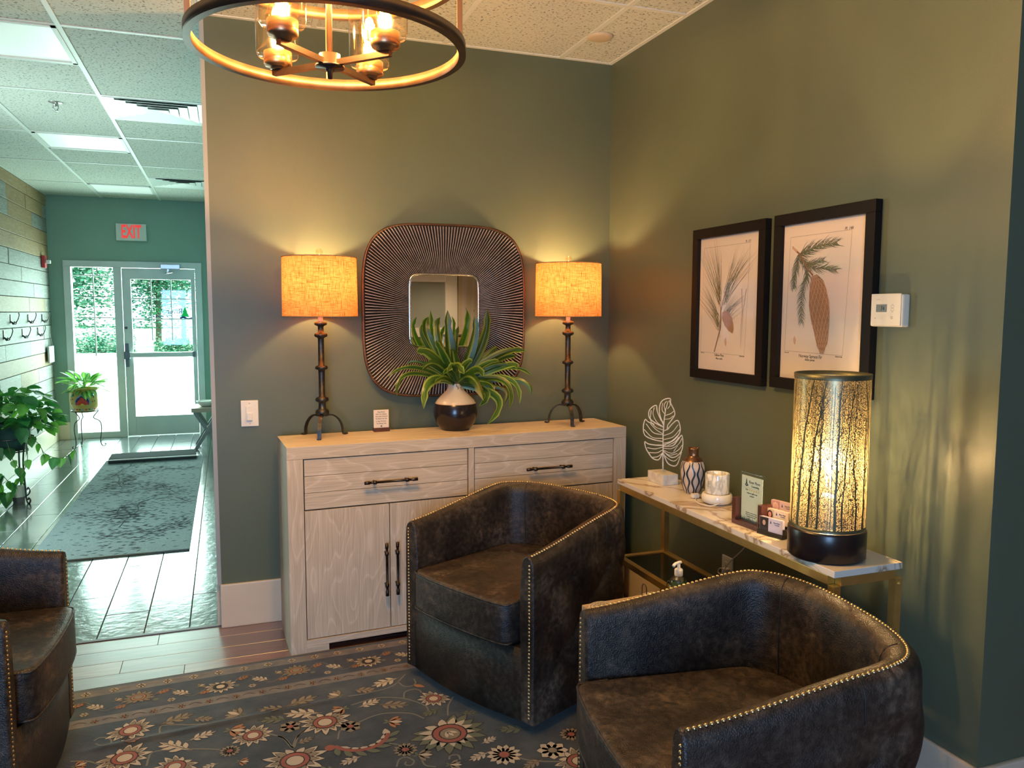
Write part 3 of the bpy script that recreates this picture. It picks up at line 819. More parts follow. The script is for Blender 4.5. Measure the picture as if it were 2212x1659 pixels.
def on_pot(pts, mt, name, rr=.149):
    bm = bmesh.new(); vs = []
    for u, z in pts:
        a = R(-90)+u/rr; rad = rr - (0 if z > .07 and z < .2 else .01)
        vs.append(bm.verts.new((rad*math.cos(a), rad*math.sin(a), z)))
    c_ = bm.verts.new(((rr+.002)*math.cos(R(-90)+sum(p[0] for p in pts)/len(pts)/rr), (rr+.002)*math.sin(R(-90)+sum(p[0] for p in pts)/len(pts)/rr), sum(p[1] for p in pts)/len(pts)))
    for i in range(len(vs)): bm.faces.new([vs[i], vs[(i+1) % len(vs)], c_])
    return mk(name, bm, mt, t)
M_tb = mat('glaze_blue', (.02, .04, .20), .25); M_tr = mat('glaze_red', (.75, .07, .05), .25); M_tw = mat('glaze_pale_blue', (.30, .42, .55), .25); M_tg = mat('glaze_green', (.04, .25, .15), .25); M_tm = mat('glaze_maroon', (.20, .04, .08), .25)
on_pot([(-.075, .09), (-.078, .13), (-.06, .165), (-.02, .195), (0, .215), (.02, .195), (.06, .165), (.078, .13), (.075, .09)], M_tw, 'pale_arch', .1475)
on_pot([(-.062, .092), (-.065, .13), (-.05, .155), (-.015, .18), (0, .2), (.015, .18), (.05, .155), (.065, .13), (.062, .092)], M_tb, 'blue_arch', .1495)
on_pot([(-.055, .09), (-.058, .115), (-.045, .12), (-.04, .14), (-.025, .14), (-.018, .16), (0, .17), (.018, .16), (.025, .14), (.04, .14), (.045, .12), (.058, .115), (.055, .09)], M_tr, 'red_flower', .1515)
on_pot([(-.02, .085), (-.014, .10), (0, .106), (.014, .10), (.02, .085)], mat('glaze_yellow', (.85, .65, .1), .25), 'flower_heart', .1535)
on_pot([(-.13, .17), (-.12, .21), (-.09, .215), (-.085, .18)], M_tg, 'green_patch', .147)
on_pot([(.13, .17), (.12, .21), (.09, .215), (.085, .18)], M_tg, 'green_patch', .147)
on_pot([(-.08, .2), (-.05, .222), (-.02, .222), (-.045, .195)], M_tm, 'maroon_patch', .146)
on_pot([(.08, .2), (.05, .222), (.02, .222), (.045, .195)], M_tm, 'maroon_patch', .146)
for u in (-.115, -.1, -.125, .1, .115, .125):
    zz = .10+abs(u*997 % .07); on_pot([(u-.006, zz-.006), (u+.006, zz-.006), (u+.006, zz+.006), (u-.006, zz+.006)], M_tm, 'dot', .1475)
for k in range(9):
    u = -.12+k*.03; bm = bmesh.new(); a = R(-90)+u/.12
    lathe(bm, [(0, .003), (.011, .0)], 8, M=Matrix.Translation((.122*math.cos(a), .122*math.sin(a), .038)) @ Matrix.Rotation(a+PI/2, 4, 'Z') @ Matrix.Rotation(R(75), 4, 'X')); mk('dot', bm, [M_tg, M_tw, M_tr][k % 3], t)
M_d1 = leafy('broad_leaf_green', (.03, .14, .05), (.08, .27, .10)); M_d2 = leafy('broad_leaf_pale', (.16, .36, .10), (.3, .48, .16))
lm = [leaf_mesh('broad_leaf_a', .062, .17, .45, [M_d1, M_d2]), leaf_mesh('broad_leaf_b', .055, .14, .2, [M_d1, M_d2])]
q = random.Random(33)
for k in range(64):
    th = q.uniform(0, 2*PI); up = q.uniform(.15, 1.7); 
    p = Vector((.05*math.cos(th), .05*math.sin(th), .23+q.uniform(0, .10)))
    dr_ = Vector((math.cos(th), math.sin(th), up-.4)); p += dr_.normalized()*q.uniform(.02, .09)
    o = inst('leaf', q.choice(lm), t); aim(o, p, dr_, q.uniform(-.4, .4)); s = q.uniform(.75, 1.1); o.scale = (s, s, s)

# x-leg tray table in the hall
t = thing('tray_table', 'small wooden folding table with crossed legs by the exit door', 'side table', (-.155, 9.05, 0))
M_pale = wood('pale_table_wood', (.36, .28, .20), (.50, .40, .30), ns=4., rough=.5)
M_gleg = mat('grey_table_leg', (.22, .26, .25), .5)
mk('tabletop', BB(-.15, .13, -.22, .22, .40, .445, b=.005), M_pale, t)
for y in (-.19, .19):
    for s in (-1, 1):
        bm = bmesh.new(); tube(bm, [(s*.12, y+s*.012, .0), (-s*.12, y+s*.012, .40)], .01, flat=(.035, .02), up=(0, 1, 0)); mk('leg', bm, M_gleg, t)
mk('stretcher', BB(-.012, .012, -.19, .19, .19, .21, b=.003), M_gleg, t)
t = thing('white_bowl', 'white bowl standing on the small hall table', 'bowl', (-.16, 9.0, .446))
bm = bmesh.new(); lathe(bm, [(0, 0), (.05, 0), (.09, .04), (.1, .06), (.094, .06), (.05, .012), (0, .01)], 24); mk('shell', bm, M_white, t)
bm = bmesh.new(); lathe(bm, [(0, .045), (.05, .055), (.088, .045)], 16); mk('filling', bm, mat('pale_filling', (.6, .6, .55), .8), t)
# ------------------------------------------------------------------ rug
RA = math.atan(.05)
rug = thing('area_rug', 'dark green floral area rug with tan leaf and palmette pattern under the chairs', 'rug', (0, 3.315, .001), RA)
def wob(x, y):      # shallow crease across the left part of the rug
    if x > 0.25: k = max(0, 1-(x-.25)/.2)
    elif x < -.42: k = 0
    else: k = 1
    d_ = y-(-.465+.04*x)
    return .006*k*math.exp(-(d_/.012)**2)
RX0, RX1, RY = -1.62, 1.46, -2.45
M_rug = noisy('rug_ground', [(.32, (.022, .024, .020)), (.5, (.038, .040, .034)), (.7, (.068, .068, .056))], ns=9., detail=8., rough=.85, bump=.3, bscale=220., bdist=.003)
M_rg2 = noisy('rug_guard_band', [(.3, (.12, .095, .07)), (.7, (.21, .17, .125))], ns=18., detail=6., rough=.85)
M_rbd = noisy('rug_border', [(.3, (.022, .022, .020)), (.7, (.055, .048, .040))], ns=12., detail=6., rough=.85)
for _m in (M_rug, M_rg2, M_rbd):
    _b = _m.node_tree.nodes['Principled BSDF']; _b.inputs['Sheen Weight'].default_value = .5; _b.inputs['Sheen Roughness'].default_value = .35
bm = bmesh.new()
nx = 60
ys = [0, -.02, -.075, -.12, -.16, -.25, -.31]+[-.31-.012*k for k in range(1, 21)]+[-.7, -1., -1.5, -2., RY]
g = [[bm.verts.new((RX0+(RX1-RX0)*i/nx, y, .007+wob(RX0+(RX1-RX0)*i/nx, y))) for i in range(nx+1)] for y in ys]
for j in range(len(ys)-1):
    yc = (ys[j]+ys[j+1])/2
    mi = 2 if yc > -.02 else 1 if yc > -.075 else 2 if yc > -.25 else 1 if yc > -.31 else 0
    for i in range(nx):
        f = bm.faces.new([g[j][i], g[j+1][i], g[j+1][i+1], g[j][i+1]]); f.smooth = True; f.material_index = mi
lo = [[bm.verts.new((x, y, 0)) for x, y in ((RX0, 0), (RX1, 0), (RX1, RY), (RX0, RY))]][0]
bm.faces.new(lo)
def side(v, a, b):
    for p, q_ in zip(v, v[1:]): pass
bm.faces.new([lo[0]]+[g[0][i] for i in range(nx+1)]+[lo[1]]).material_index = 2
bm.faces.new([lo[3]]+[g[-1][i] for i in range(nx+1)]+[lo[2]]).material_index = 0
bm.faces.new([lo[0]]+[g[j][0] for j in range(len(ys))]+[lo[3]]).material_index = 0
bm.faces.new([lo[1]]+[g[j][-1] for j in range(len(ys))]+[lo[2]]).material_index = 0
mk('rug_body', bm, [M_rug, M_rg2, M_rbd], rug, normals=False)
RC = [mat('rug_cream', (.52, .43, .32), .9), mat('rug_tan', (.25, .20, .14), .9), mat('rug_rose', (.30, .095, .07), .9), mat('rug_orange', (.36, .17, .085), .9), mat('rug_line', (.035, .028, .024), .9), mat('rug_sage', (.14, .15, .10), .9), mat('rug_slate', (.15, .19, .20), .9), mat('rug_vine', (.20, .185, .15), .9)]
CREAM, TAN, ROSE, ORG, LINE, SAGE, SLATE, VINE = range(8)
pat = bmesh.new()
class Mo:
    def __init__(s, x, y, a, sc_): s.x, s.y, s.c, s.s, s.k = x, y, math.cos(a), math.sin(a), sc_
    def __call__(s, u, v): return (s.x+s.k*(u*s.c-v*s.s), s.y+s.k*(u*s.s+v*s.c))
def poly(T_, pts, mi, lv=1):
    P_ = [T_(u, v) for u, v in pts]
    vs = [pat.verts.new((a, b, .0075+.00011*lv+wob(a, b))) for a, b in P_]
    if any(not (RX0+.01 < a < RX1-.01 and RY+.01 < b < -.01) for a, b in P_):
        for v in vs: pat.verts.remove(v)
        return
    try: pat.faces.new(vs).material_index = mi
    except ValueError: pass
def petal(T_, cx_, cy_, a, l, wd, mi, lv=1, line=True):
    ca, sa = math.cos(a), math.sin(a)
    def q_(u, v): return (cx_+u*ca-v*sa, cy_+u*sa+v*ca)
    pr = [(0, 0), (.25, .32), (.55, .5), (.82, .3), (1, 0), (.82, -.3), (.55, -.5), (.25, -.32)]
    if line: poly(T_, [q_(u*l*1.06-.01, v*wd*1.18) for u, v in pr], LINE, lv)
    poly(T_, [q_(u*l, v*wd) for u, v in pr], mi, lv+1)
def disc(T_, cx_, cy_, r, mi, lv, n=12, jag=0.):
    poly(T_, [(cx_+r*(1+jag*(i % 2))*math.cos(2*PI*i/n), cy_+r*(1+jag*(i % 2))*math.sin(2*PI*i/n)) for i in range(n)], mi, lv)
def rosette(T_, n, mi, core, lv=1):
    for i in range(n): petal(T_, 0, 0, 2*PI*i/n, .5, .9*PI/n, mi, lv)
    disc(T_, 0, 0, .17, LINE, lv+3); disc(T_, 0, 0, .14, core, lv+4)
def palmette(T_, big=False, ca=CREAM, cb=ROSE):
    for i in range(15 if big else 11):
        n = 14 if big else 10
        a = -PI*.72+PI*1.44*i/n; l = .52+.06*(i % 2)
        petal(T_, .02, 0, a+0, l, .17, SAGE if big else ca, 1)
    for i in range(11):
        a = -PI*.7+PI*1.4*i/10; petal(T_, .0, 0, a, .42, .13, ca if big else TAN, 3, line=not big)
    disc(T_, .06, 0, .27, LINE, 6, 16); disc(T_, .06, 0, .245, cb, 7, 16)
    disc(T_, .07, 0, .17, LINE, 8, 12); disc(T_, .07, 0, .15, ca if not big else TAN, 9, 12)
    if big:
        for a in (-.6, 0, .6): petal(T_, -.02, 0, a, .18, .07, CREAM, 10)
    petal(T_, -.1, 0, PI*.8, .28, .14, ca, 5); petal(T_, -.1, 0, -PI*.8, .28, .14, ca, 5)
def leafspray(T_, mi=CREAM):
    petal(T_, -.5, 0, .0, 1.0, .15, mi, 1)
    for k, (u, a, l) in enumerate([(-.25, .8, .34), (-.05, .7, .36), (.15, .6, .28), (-.3, -.8, .3), (-.1, -.75, .34), (.1, -.6, .28)]):
        petal(T_, u, 0, a, l, .13, mi, 3)
    poly(T_, [(-.45, -.008), (.4, -.006), (.4, .006), (-.45, .008)], LINE, 6)
def bud(T_, mi=ORG):
    for a in (-.9, -.45, 0, .45, .9): petal(T_, -.2, 0, a, .55, .2, mi if a else CREAM, 1 if a else 3)
    petal(T_, -.2, 0, 2.5, .25, .12, SAGE, 1); petal(T_, -.2, 0, -2.5, .25, .12, SAGE, 1)
def crescent(T_):
    for i in range(7):
        a = R(200+20*i); petal(T_, .45*math.cos(a), .45*math.sin(a)+.2, a+PI/2+.5, .26, .12, CREAM, 1); petal(T_, .45*math.cos(a), .45*math.sin(a)+.2, a+PI/2-.5, .24, .10, SAGE, 3)
    poly(T_, [(.47*math.cos(R(195+20*i)), .47*math.sin(R(195+20*i))+.2) for i in range(8)]+[(.40*math.cos(R(335-20*i)), .40*math.sin(R(335-20*i))+.2) for i in range(8)], ROSE, 5)
    disc(T_, -.5, .08, .08, ROSE, 6)
def vine(pts, wd=.0062, mi=VINE):
    P_ = [Vector((p[0], p[1], 0)) for p in pts]; sp = spline(P_, 6)
    for a, b in zip(sp, sp[1:]):
        d_ = (b-a); 
        if d_.length < 1e-6: continue
        d_.normalize(); n_ = Vector((-d_.y, d_.x, 0))*wd/2
        poly(lambda u, v: (u, v), [(a+n_)[:2], (a-n_)[:2], (b-n_)[:2], (b+n_)[:2]], mi, 0)
def loc2(x, y):
    dx, dy = x, y-3.315
    return (dx*math.cos(RA)+dy*math.sin(RA), -dx*math.sin(RA)+dy*math.cos(RA))
motifs = [('P',0.74,2.52,0.17),('p',0.35,2.74,0.115),('b',0.41,2.80,0.06),('b',0.41,2.92,0.06),('l',0.28,2.91,0.10),('l',0.28,2.82,0.10),('l',0.61,2.96,0.09),('l',0.52,2.92,0.07),('l',0.52,2.81,0.07),('l',0.60,2.77,0.09),('r',0.43,2.67,0.055),('r',0.23,2.74,0.055),('s',0.58,2.46,0.06),('s',0.88,2.32,0.085),('w',1.04,2.29,0.075),('b',0.58,2.65,0.065),('c',0.46,2.56,0.16),('p',0.23,2.53,0.13),('p',0.76,2.77,0.08),('l',0.72,2.67,0.06),('l',0.96,2.46,0.08),('l',0.86,2.42,0.05),('l',0.80,2.34,0.06),('b',0.63,2.41,0.06),('p',1.09,2.21,0.11),('s',1.14,2.36,0.06),('l',0.40,2.46,0.06),('l',0.85,2.62,0.05),('l',0.95,2.24,0.06),('b',0.71,2.32,0.05),('l',0.27,2.63,0.05),('o',0.73,2.88,0.03),('p',-0.30,2.91,0.10),('l',-0.15,2.93,0.09),('l',-0.06,2.90,0.06),('p',-0.30,2.73,0.11),('l',-0.14,2.74,0.10),('l',-0.06,2.78,0.07),('s',0.03,2.65,0.05),('b',0.05,2.90,0.07),('b',0.05,2.78,0.07),('p',0.10,2.73,0.09),('o',-0.27,2.83,0.035),('l',0.18,2.89,0.08),('l',0.18,2.81,0.08),('b',0.07,2.57,0.04),('p',-0.13,2.62,0.09)]
q = random.Random(6)
# field continues on to where the photograph no longer shows it
for k in range(60+160):
    x, y = q.uniform(-1.5, 1.4), q.uniform(1.0, 3.02)
    if all((x-a[1])**2+(y-a[2])**2 > (.055+.5*a[3])**2 for a in motifs): motifs.append((q.choice('plrsbl') if k < 60 else q.choice('llbr'), x, y, q.uniform(.06, .1) if k < 60 else q.uniform(.04, .065)))
for i, (kd, x, y, s) in enumerate(motifs):
    lx, ly = loc2(x, y)
    if ly > -.33-.35*s: continue
    a = {'P': -1.2, 'p': -1.9, 'c': .15}.get(kd, q.choice([2.8, .3, 3.4, -.4, 2.4]))
    if kd == 'p': a = q.choice([-1.7, -2.4, -.9])
    T_ = Mo(lx, ly, a, s*1.42)
    if kd == 'P': palmette(Mo(lx, ly, a, s*1.38), True)
    elif kd == 'p': palmette(T_)
    elif kd == 'b': bud(T_, q.choice([ORG, TAN]))
    elif kd == 'l': leafspray(T_, q.choice([CREAM, CREAM, CREAM, SAGE, TAN]))
    elif kd == 'r': rosette(T_, 6, TAN, ROSE)
    elif kd == 's': rosette(T_, 13, CREAM if s > .07 else TAN, ROSE)
    elif kd == 'w': rosette(T_, 8, CREAM, TAN)
    elif kd == 'c': crescent(T_)
    elif kd == 'o': petal(T_, -.5, 0, 0, 1.2, .6, ORG, 1)
for v in [[(0.687,2.636),(0.646,2.689),(0.545,2.72),(0.444,2.681),(0.394,2.657),(0.377,2.603)],[(0.454,2.892),(0.532,2.894),(0.627,2.917),(0.697,2.997)],[(0.454,2.821),(0.556,2.843),(0.649,2.804),(0.71,2.729),(0.715,2.681)],[(0.65,2.809),(0.665,2.853),(0.702,2.864),(0.721,2.845),(0.722,2.826)],[(0.772,2.627),(0.794,2.698),(0.83,2.756)],[(0.227,2.6),(0.246,2.66),(0.291,2.715)],[(0.186,2.692),(0.208,2.664),(0.227,2.6)],[(0.91,2.298),(0.96,2.253),(1.07,2.209)],[(0.532,2.372),(0.549,2.41),(0.574,2.415),(0.592,2.386),(0.578,2.365),(0.561,2.375),(0.567,2.39)],[(0.656,2.945),(0.67,2.901),(0.697,2.892),(0.719,2.91),(0.721,2.948)],[(0.537,2.517),(0.567,2.496),(0.577,2.473)],[(0.617,2.386),(0.622,2.349),(0.651,2.329)],[(0.702,2.355),(0.712,2.374),(0.736,2.37),(0.736,2.343)],[(0.155,2.72),(0.201,2.674),(0.229,2.596),(0.254,2.674),(0.298,2.72)],[(-0.222,2.65),(-0.211,2.727),(-0.139,2.719),(-0.056,2.694),(-0.001,2.67)],[(-0.404,2.872),(-0.388,2.886),(-0.36,2.876),(-0.346,2.842),(-0.361,2.818),(-0.396,2.85)],[(-0.196,2.837),(-0.196,2.898),(-0.148,2.891),(-0.099,2.873),(-0.012,2.852)],[(-0.456,2.761),(-0.402,2.742),(-0.354,2.698)]]:
    vine([loc2(*p) for p in v])
for k in range(14):
    x, y = q.uniform(-1.4, 1.3), q.uniform(-2.2, -1.2)
    vine([(x+.12*math.cos(i*.7+k)*(1-.09*i), y+.12*math.sin(i*.7+k)*(1-.09*i)) for i in range(8)])
# borders
x = RX0+.09; k = 0
while x < RX1-.06:
    rosette(Mo(x, -.047, 0, .036), 6, CREAM, TAN)
    vine([(x+.02, -.047), (x+.045, -.038), (x+.07, -.047)], .003, TAN)
    rosette(Mo(x+.05, -.282, .5, .030), 5, TAN, ROSE)
    vine([(x-.02, -.282), (x+.0, -.272), (x+.025, -.286)], .003, LINE)
    x += .095
x = RX0+.16; k = 0
while x < RX1-.12:
    palmette(Mo(x, -.17 if k % 2 else -.155, -PI/2 if k % 2 else PI/2, .105), False, [TAN, CREAM][k % 2], [ORG, LINE][k % 2])
    leafspray(Mo(x+.085, -.135, .4, .06), ORG); leafspray(Mo(x+.15, -.17, 2.5, .085), CREAM); bud(Mo(x+.22, -.14, .6, .05), TAN)
    disc(Mo(x+.06, -.19, 0, .02), 0, 0, .5, SAGE, 1); rosette(Mo(x+.115, -.215, 0, .03), 6, CREAM, TAN); leafspray(Mo(x+.235, -.20, 3.4, .055), ORG)
    vine([(x+.03, -.18), (x+.1, -.11), (x+.18, -.21), (x+.25, -.16)], .003)
    x += .29; k += 1
tag(mk('woven_pattern', pat, RC, rug, normals=False), kind='stuff')

# ------------------------------------------------------------------ sideboard
CL, CD, CH = 1.63, .335, .90
cab = thing('sideboard', 'pale limed oak sideboard with dark bar handles under the round lamps', 'sideboard', (.28, 3.335, .0), RA)
bm = bmesh.new()
bbox(bm, 0, CL, 0, CD, CH-.054, CH, b=.003)            # top slab
mk('top', bm, M_oakx, cab)
bm = bmesh.new(); bbox(bm, 0, .066, 0, CD, .0, CH-.0541, b=.002); mk('side_panel', bm, M_oakz, cab)
bm = bmesh.new(); bbox(bm, CL-.066, CL, 0, CD, .0, CH-.0541, b=.002); mk('side_panel', bm, M_oakz, cab)
mk('centre_post', BB(CL/2-.013, CL/2+.013, .0, CD, .062, CH-.0545, b=.001), M_oakz, cab)
mk('bottom_rail', BB(.0662, CL-.0662, .001, CD, .034, .06, b=.001), M_oakx, cab)
mk('back_panel', B(.0662, CL-.0662, CD-.02, CD, .061, CH-.0545), M_oakx, cab)
mk('foot', BB(.0662, .16, .001, .05, 0, .033, b=.001), M_oakx, cab)
mk('foot', BB(CL-.16, CL-.0662, .001, .05, 0, .033, b=.001), M_oakx, cab)
mk('inner_shadow_board', B(.067, CL-.067, .026, .032, .061, CH-.055), M_black, cab)
M_hand = noisy('aged_bronze_handle', [(.3, (.045, .034, .028)), (.7, (.09, .065, .05))], ns=50., rough=.38, metal=.9)
def handle(par, cx_, cz, ln, vertical=False):
    bm = bmesh.new(); Mx = Matrix.Translation((cx_, -.032, cz)) @ (Matrix.Identity(4) if vertical else Matrix.Rotation(R(90), 4, 'Y'))
    h = ln/2
    lathe(bm, [(0, -h), (.0075, -h), (.0075, -h+.022), (.0055, -h+.024), (.0055, -h+.038), (.009, -h+.04), (.009, -h+.052), (.0055, -h+.054), (.0055, h-.054), (.009, h-.052), (.009, h-.04), (.0055, h-.038), (.0055, h-.024), (.0075, h-.022), (.0075, h), (0, h)], 14, M=Mx)
    for s in (-1, 1):
        p = Mx @ Vector((0, 0, s*(h-.046))); tube(bm, [(p.x, p.y, p.z), (p.x, .0, p.z)], .005, 8)
    mk('handle', bm, M_hand, par)
for bx in (.068, CL/2+.015):
    bw = CL/2-.015-.068
    # drawer front out of three boards with fine V joints
    z0, z1 = .627, .843
    dw = mk('drawer', BB(bx+.003, bx+bw-.003, .006, .025, z0+.001, z0+(z1-z0)/3-.001, b=.0015), M_oakx, cab)
    for j in (1, 2):
        mk('board', BB(bx+.003, bx+bw-.003, .006, .025, z0+(z1-z0)*j/3+.0008, z0+(z1-z0)*(j+1)/3-.0008, b=.0018), M_oakx, dw)
    handle(dw, bx+bw/2, .73, .235)
    for j in (0, 1):
        xa = bx+bw/2*j
        dd = mk('door', BB(xa+.002, xa+bw/2-.002, .006, .025, .064, .622, b=.0015), M_oakz, cab)
        handle(dd, xa+(bw/2-.024 if j == 0 else .024), .338, .235, True)

# ------------------------------------------------------------------ sunburst mirror
mir = thing('sunburst_mirror', 'dark ribbed sunburst wall mirror with rounded square outline above the sideboard', 'mirror', (1.072, D-.002, 1.467))
def sq(th, a, b, n):
    c_, s_ = math.cos(th), math.sin(th)
    r_ = (abs(c_/a)**n+abs(s_/b)**n)**(-1/n)
    return r_*c_, r_*s_
NR = 190
bm = bmesh.new(); be = bmesh.new()
def ribpt(th, f, lift):
    xi, zi = sq(th, .178, .18, 9); xo, zo = sq(th, .402, .411, 4.2)
    return Vector((xi+(xo-xi)*f, -(.024+.032*math.sin(f*PI/2)**1.1+lift), zi+(zo-zi)*f))
cols = []
def ang(k):   # even spacing along the outline rather than by angle
    return 2*PI*k/(2*NR)
import bisect
acc = [0]; prev = Vector(sq(0, .402, .411, 4.2)); ths = [2*PI*i/4000 for i in range(4001)]
for th in ths[1:]:
    p_ = Vector(sq(th, .402, .411, 4.2)); p2 = Vector(sq(th, .178, .18, 9)); acc.append(acc[-1]+(p_-prev).length); prev = p_
def th_at(f): return ths[min(bisect.bisect_left(acc, f*acc[-1]), 4000)]
for k in range(2*NR):
    th = th_at(k/(2*NR)); up_ = .007 if k % 2 else 0.
    cols.append([bm.verts.new(ribpt(th, f, up_*(.5+.5*f))) for f in (0, .33, .66, .95, 1.0)])
for k in range(2*NR):
    a, b = cols[k], cols[(k+1) % (2*NR)]
    for j in range(4): bm.faces.new([a[j], a[j+1], b[j+1], b[j]])
    if k % 2:
        th = th_at(k/(2*NR)); w0, w1 = .0008, .0020
        tt = (ribpt(th+.002, .5, 0)-ribpt(th-.002, .5, 0)); tt.y = 0; tt.normalize()
        pr = []
        for f in (0.01, .33, .66, .97):
            p_ = ribpt(th, f, .007*(.5+.5*f)+.0005); wd = w0+(w1-w0)*f
            pr.append([be.verts.new(p_-tt*wd), be.verts.new(p_+tt*wd)])
        for u_, v_ in zip(pr, pr[1:]): be.faces.new([u_[0], u_[1], v_[1], v_[0]])
tag(mk('rib_field', bm, noisy('rib_black', [(.3, (.012, .009, .008)), (.7, (.035, .026, .022))], ns=60., rough=.4), mir), kind='stuff')
tag(mk('rib_edge', be, noisy('rib_worn_edge', [(.3, (.34, .28, .25)), (.6, (.50, .43, .39))], ns=22., rough=.4, metal=.2), mir), kind='stuff')  # pale strips along the ridges, the ribs' own edge colour
bm = bmesh.new(); o1 = []; nseg = 120
for i in range(nseg):
    th = 2*PI*i/nseg
    a = sq(th, .398, .407, 4.2); b = sq(th, .409, .418, 4.2)
    o1.append([bm.verts.new((a[0], -.052, a[1])), bm.verts.new((a[0], -.062, a[1])), bm.verts.new((b[0], -.060, b[1])), bm.verts.new((b[0]*.985, 0, b[1]*.985))])
for i in range(nseg):
    a, b = o1[i], o1[(i+1) % nseg]
    for j in range(3): f = bm.faces.new([a[j], a[j+1], b[j+1], b[j]]); f.smooth = True
mk('rim', bm, noisy('copper_brown_rim', [(.3, (.10, .05, .03)), (.7, (.20, .10, .06))], ns=20., rough=.4, metal=.7), mir)
bm = bmesh.new(); pi_ = [sq(2*PI*i/96, .170, .172, 9) for i in range(96)]
v0 = [bm.verts.new((a, -.026, b)) for a, b in pi_]; bm.faces.new(v0)
mk('mirror_glass', bm, mat('mirror_silver', (.88, .88, .86), .01, 1.), mir)
bm = bmesh.new(); rows_ = []
for i in range(96):
    a = sq(2*PI*i/96, .170, .172, 9); b = sq(2*PI*i/96, .180, .182, 9)
    rows_.append([bm.verts.new((a[0], -.0262, a[1])), bm.verts.new((a[0]*1.01, -.030, a[1]*1.01)), bm.verts.new((b[0], -.024, b[1]))])
for i in range(96):
    a, b = rows_[i], rows_[(i+1) % 96]
    for j in range(2): f = bm.faces.new([a[j], a[j+1], b[j+1], b[j]]); f.smooth = True
mk('glass_bevel', bm, mat('bevel_silver', (.75, .72, .66), .12, 1.), mir)
mk('backing', B(-.17, .17, -.02, 0, -.17, .17), M_black, mir)

# ------------------------------------------------------------------ table lamps
def linen():
    mt = bpy.data.materials.new('glowing_linen'); mt.use_nodes = True; MATS['linen'] = mt
    nt = mt.node_tree; nt.nodes.clear()
    out = nt.nodes.new('ShaderNodeOutputMaterial')
    a = coords(mt, (75, 75, 4.)); n1 = N(mt, 'ShaderNodeTexNoise', i_Scale=7., i_Detail=3.); L(mt, a, 0, n1, 'Vector')
    b = coords(mt, (4., 4., 130)); n2 = N(mt, 'ShaderNodeTexNoise', i_Scale=7., i_Detail=3.); L(mt, b, 0, n2, 'Vector')
    mn = N(mt, 'ShaderNodeMath', operation='MINIMUM'); L(mt, n1, 'Fac', mn, 0); L(mt, n2, 'Fac', mn, 1)
    r = ramp(mt, [(.30, (.22, .04, .010)), (.39, (.55, .18, .045)), (.50, (.92, .39, .12))]); L(mt, mn, 0, r, 'Fac')
    d = nt.nodes.new('ShaderNodeBsdfDiffuse'); t_ = nt.nodes.new('ShaderNodeBsdfTranslucent')
    L(mt, r, 0, d, 0); L(mt, r, 0, t_, 0)
    mx = nt.nodes.new('ShaderNodeMixShader'); mx.inputs[0].default_value = .17
    L(mt, d, 0, mx, 1); L(mt, t_, 0, mx, 2); L(mt, mx, 0, out, 0)
    return mt
M_linen = linen()
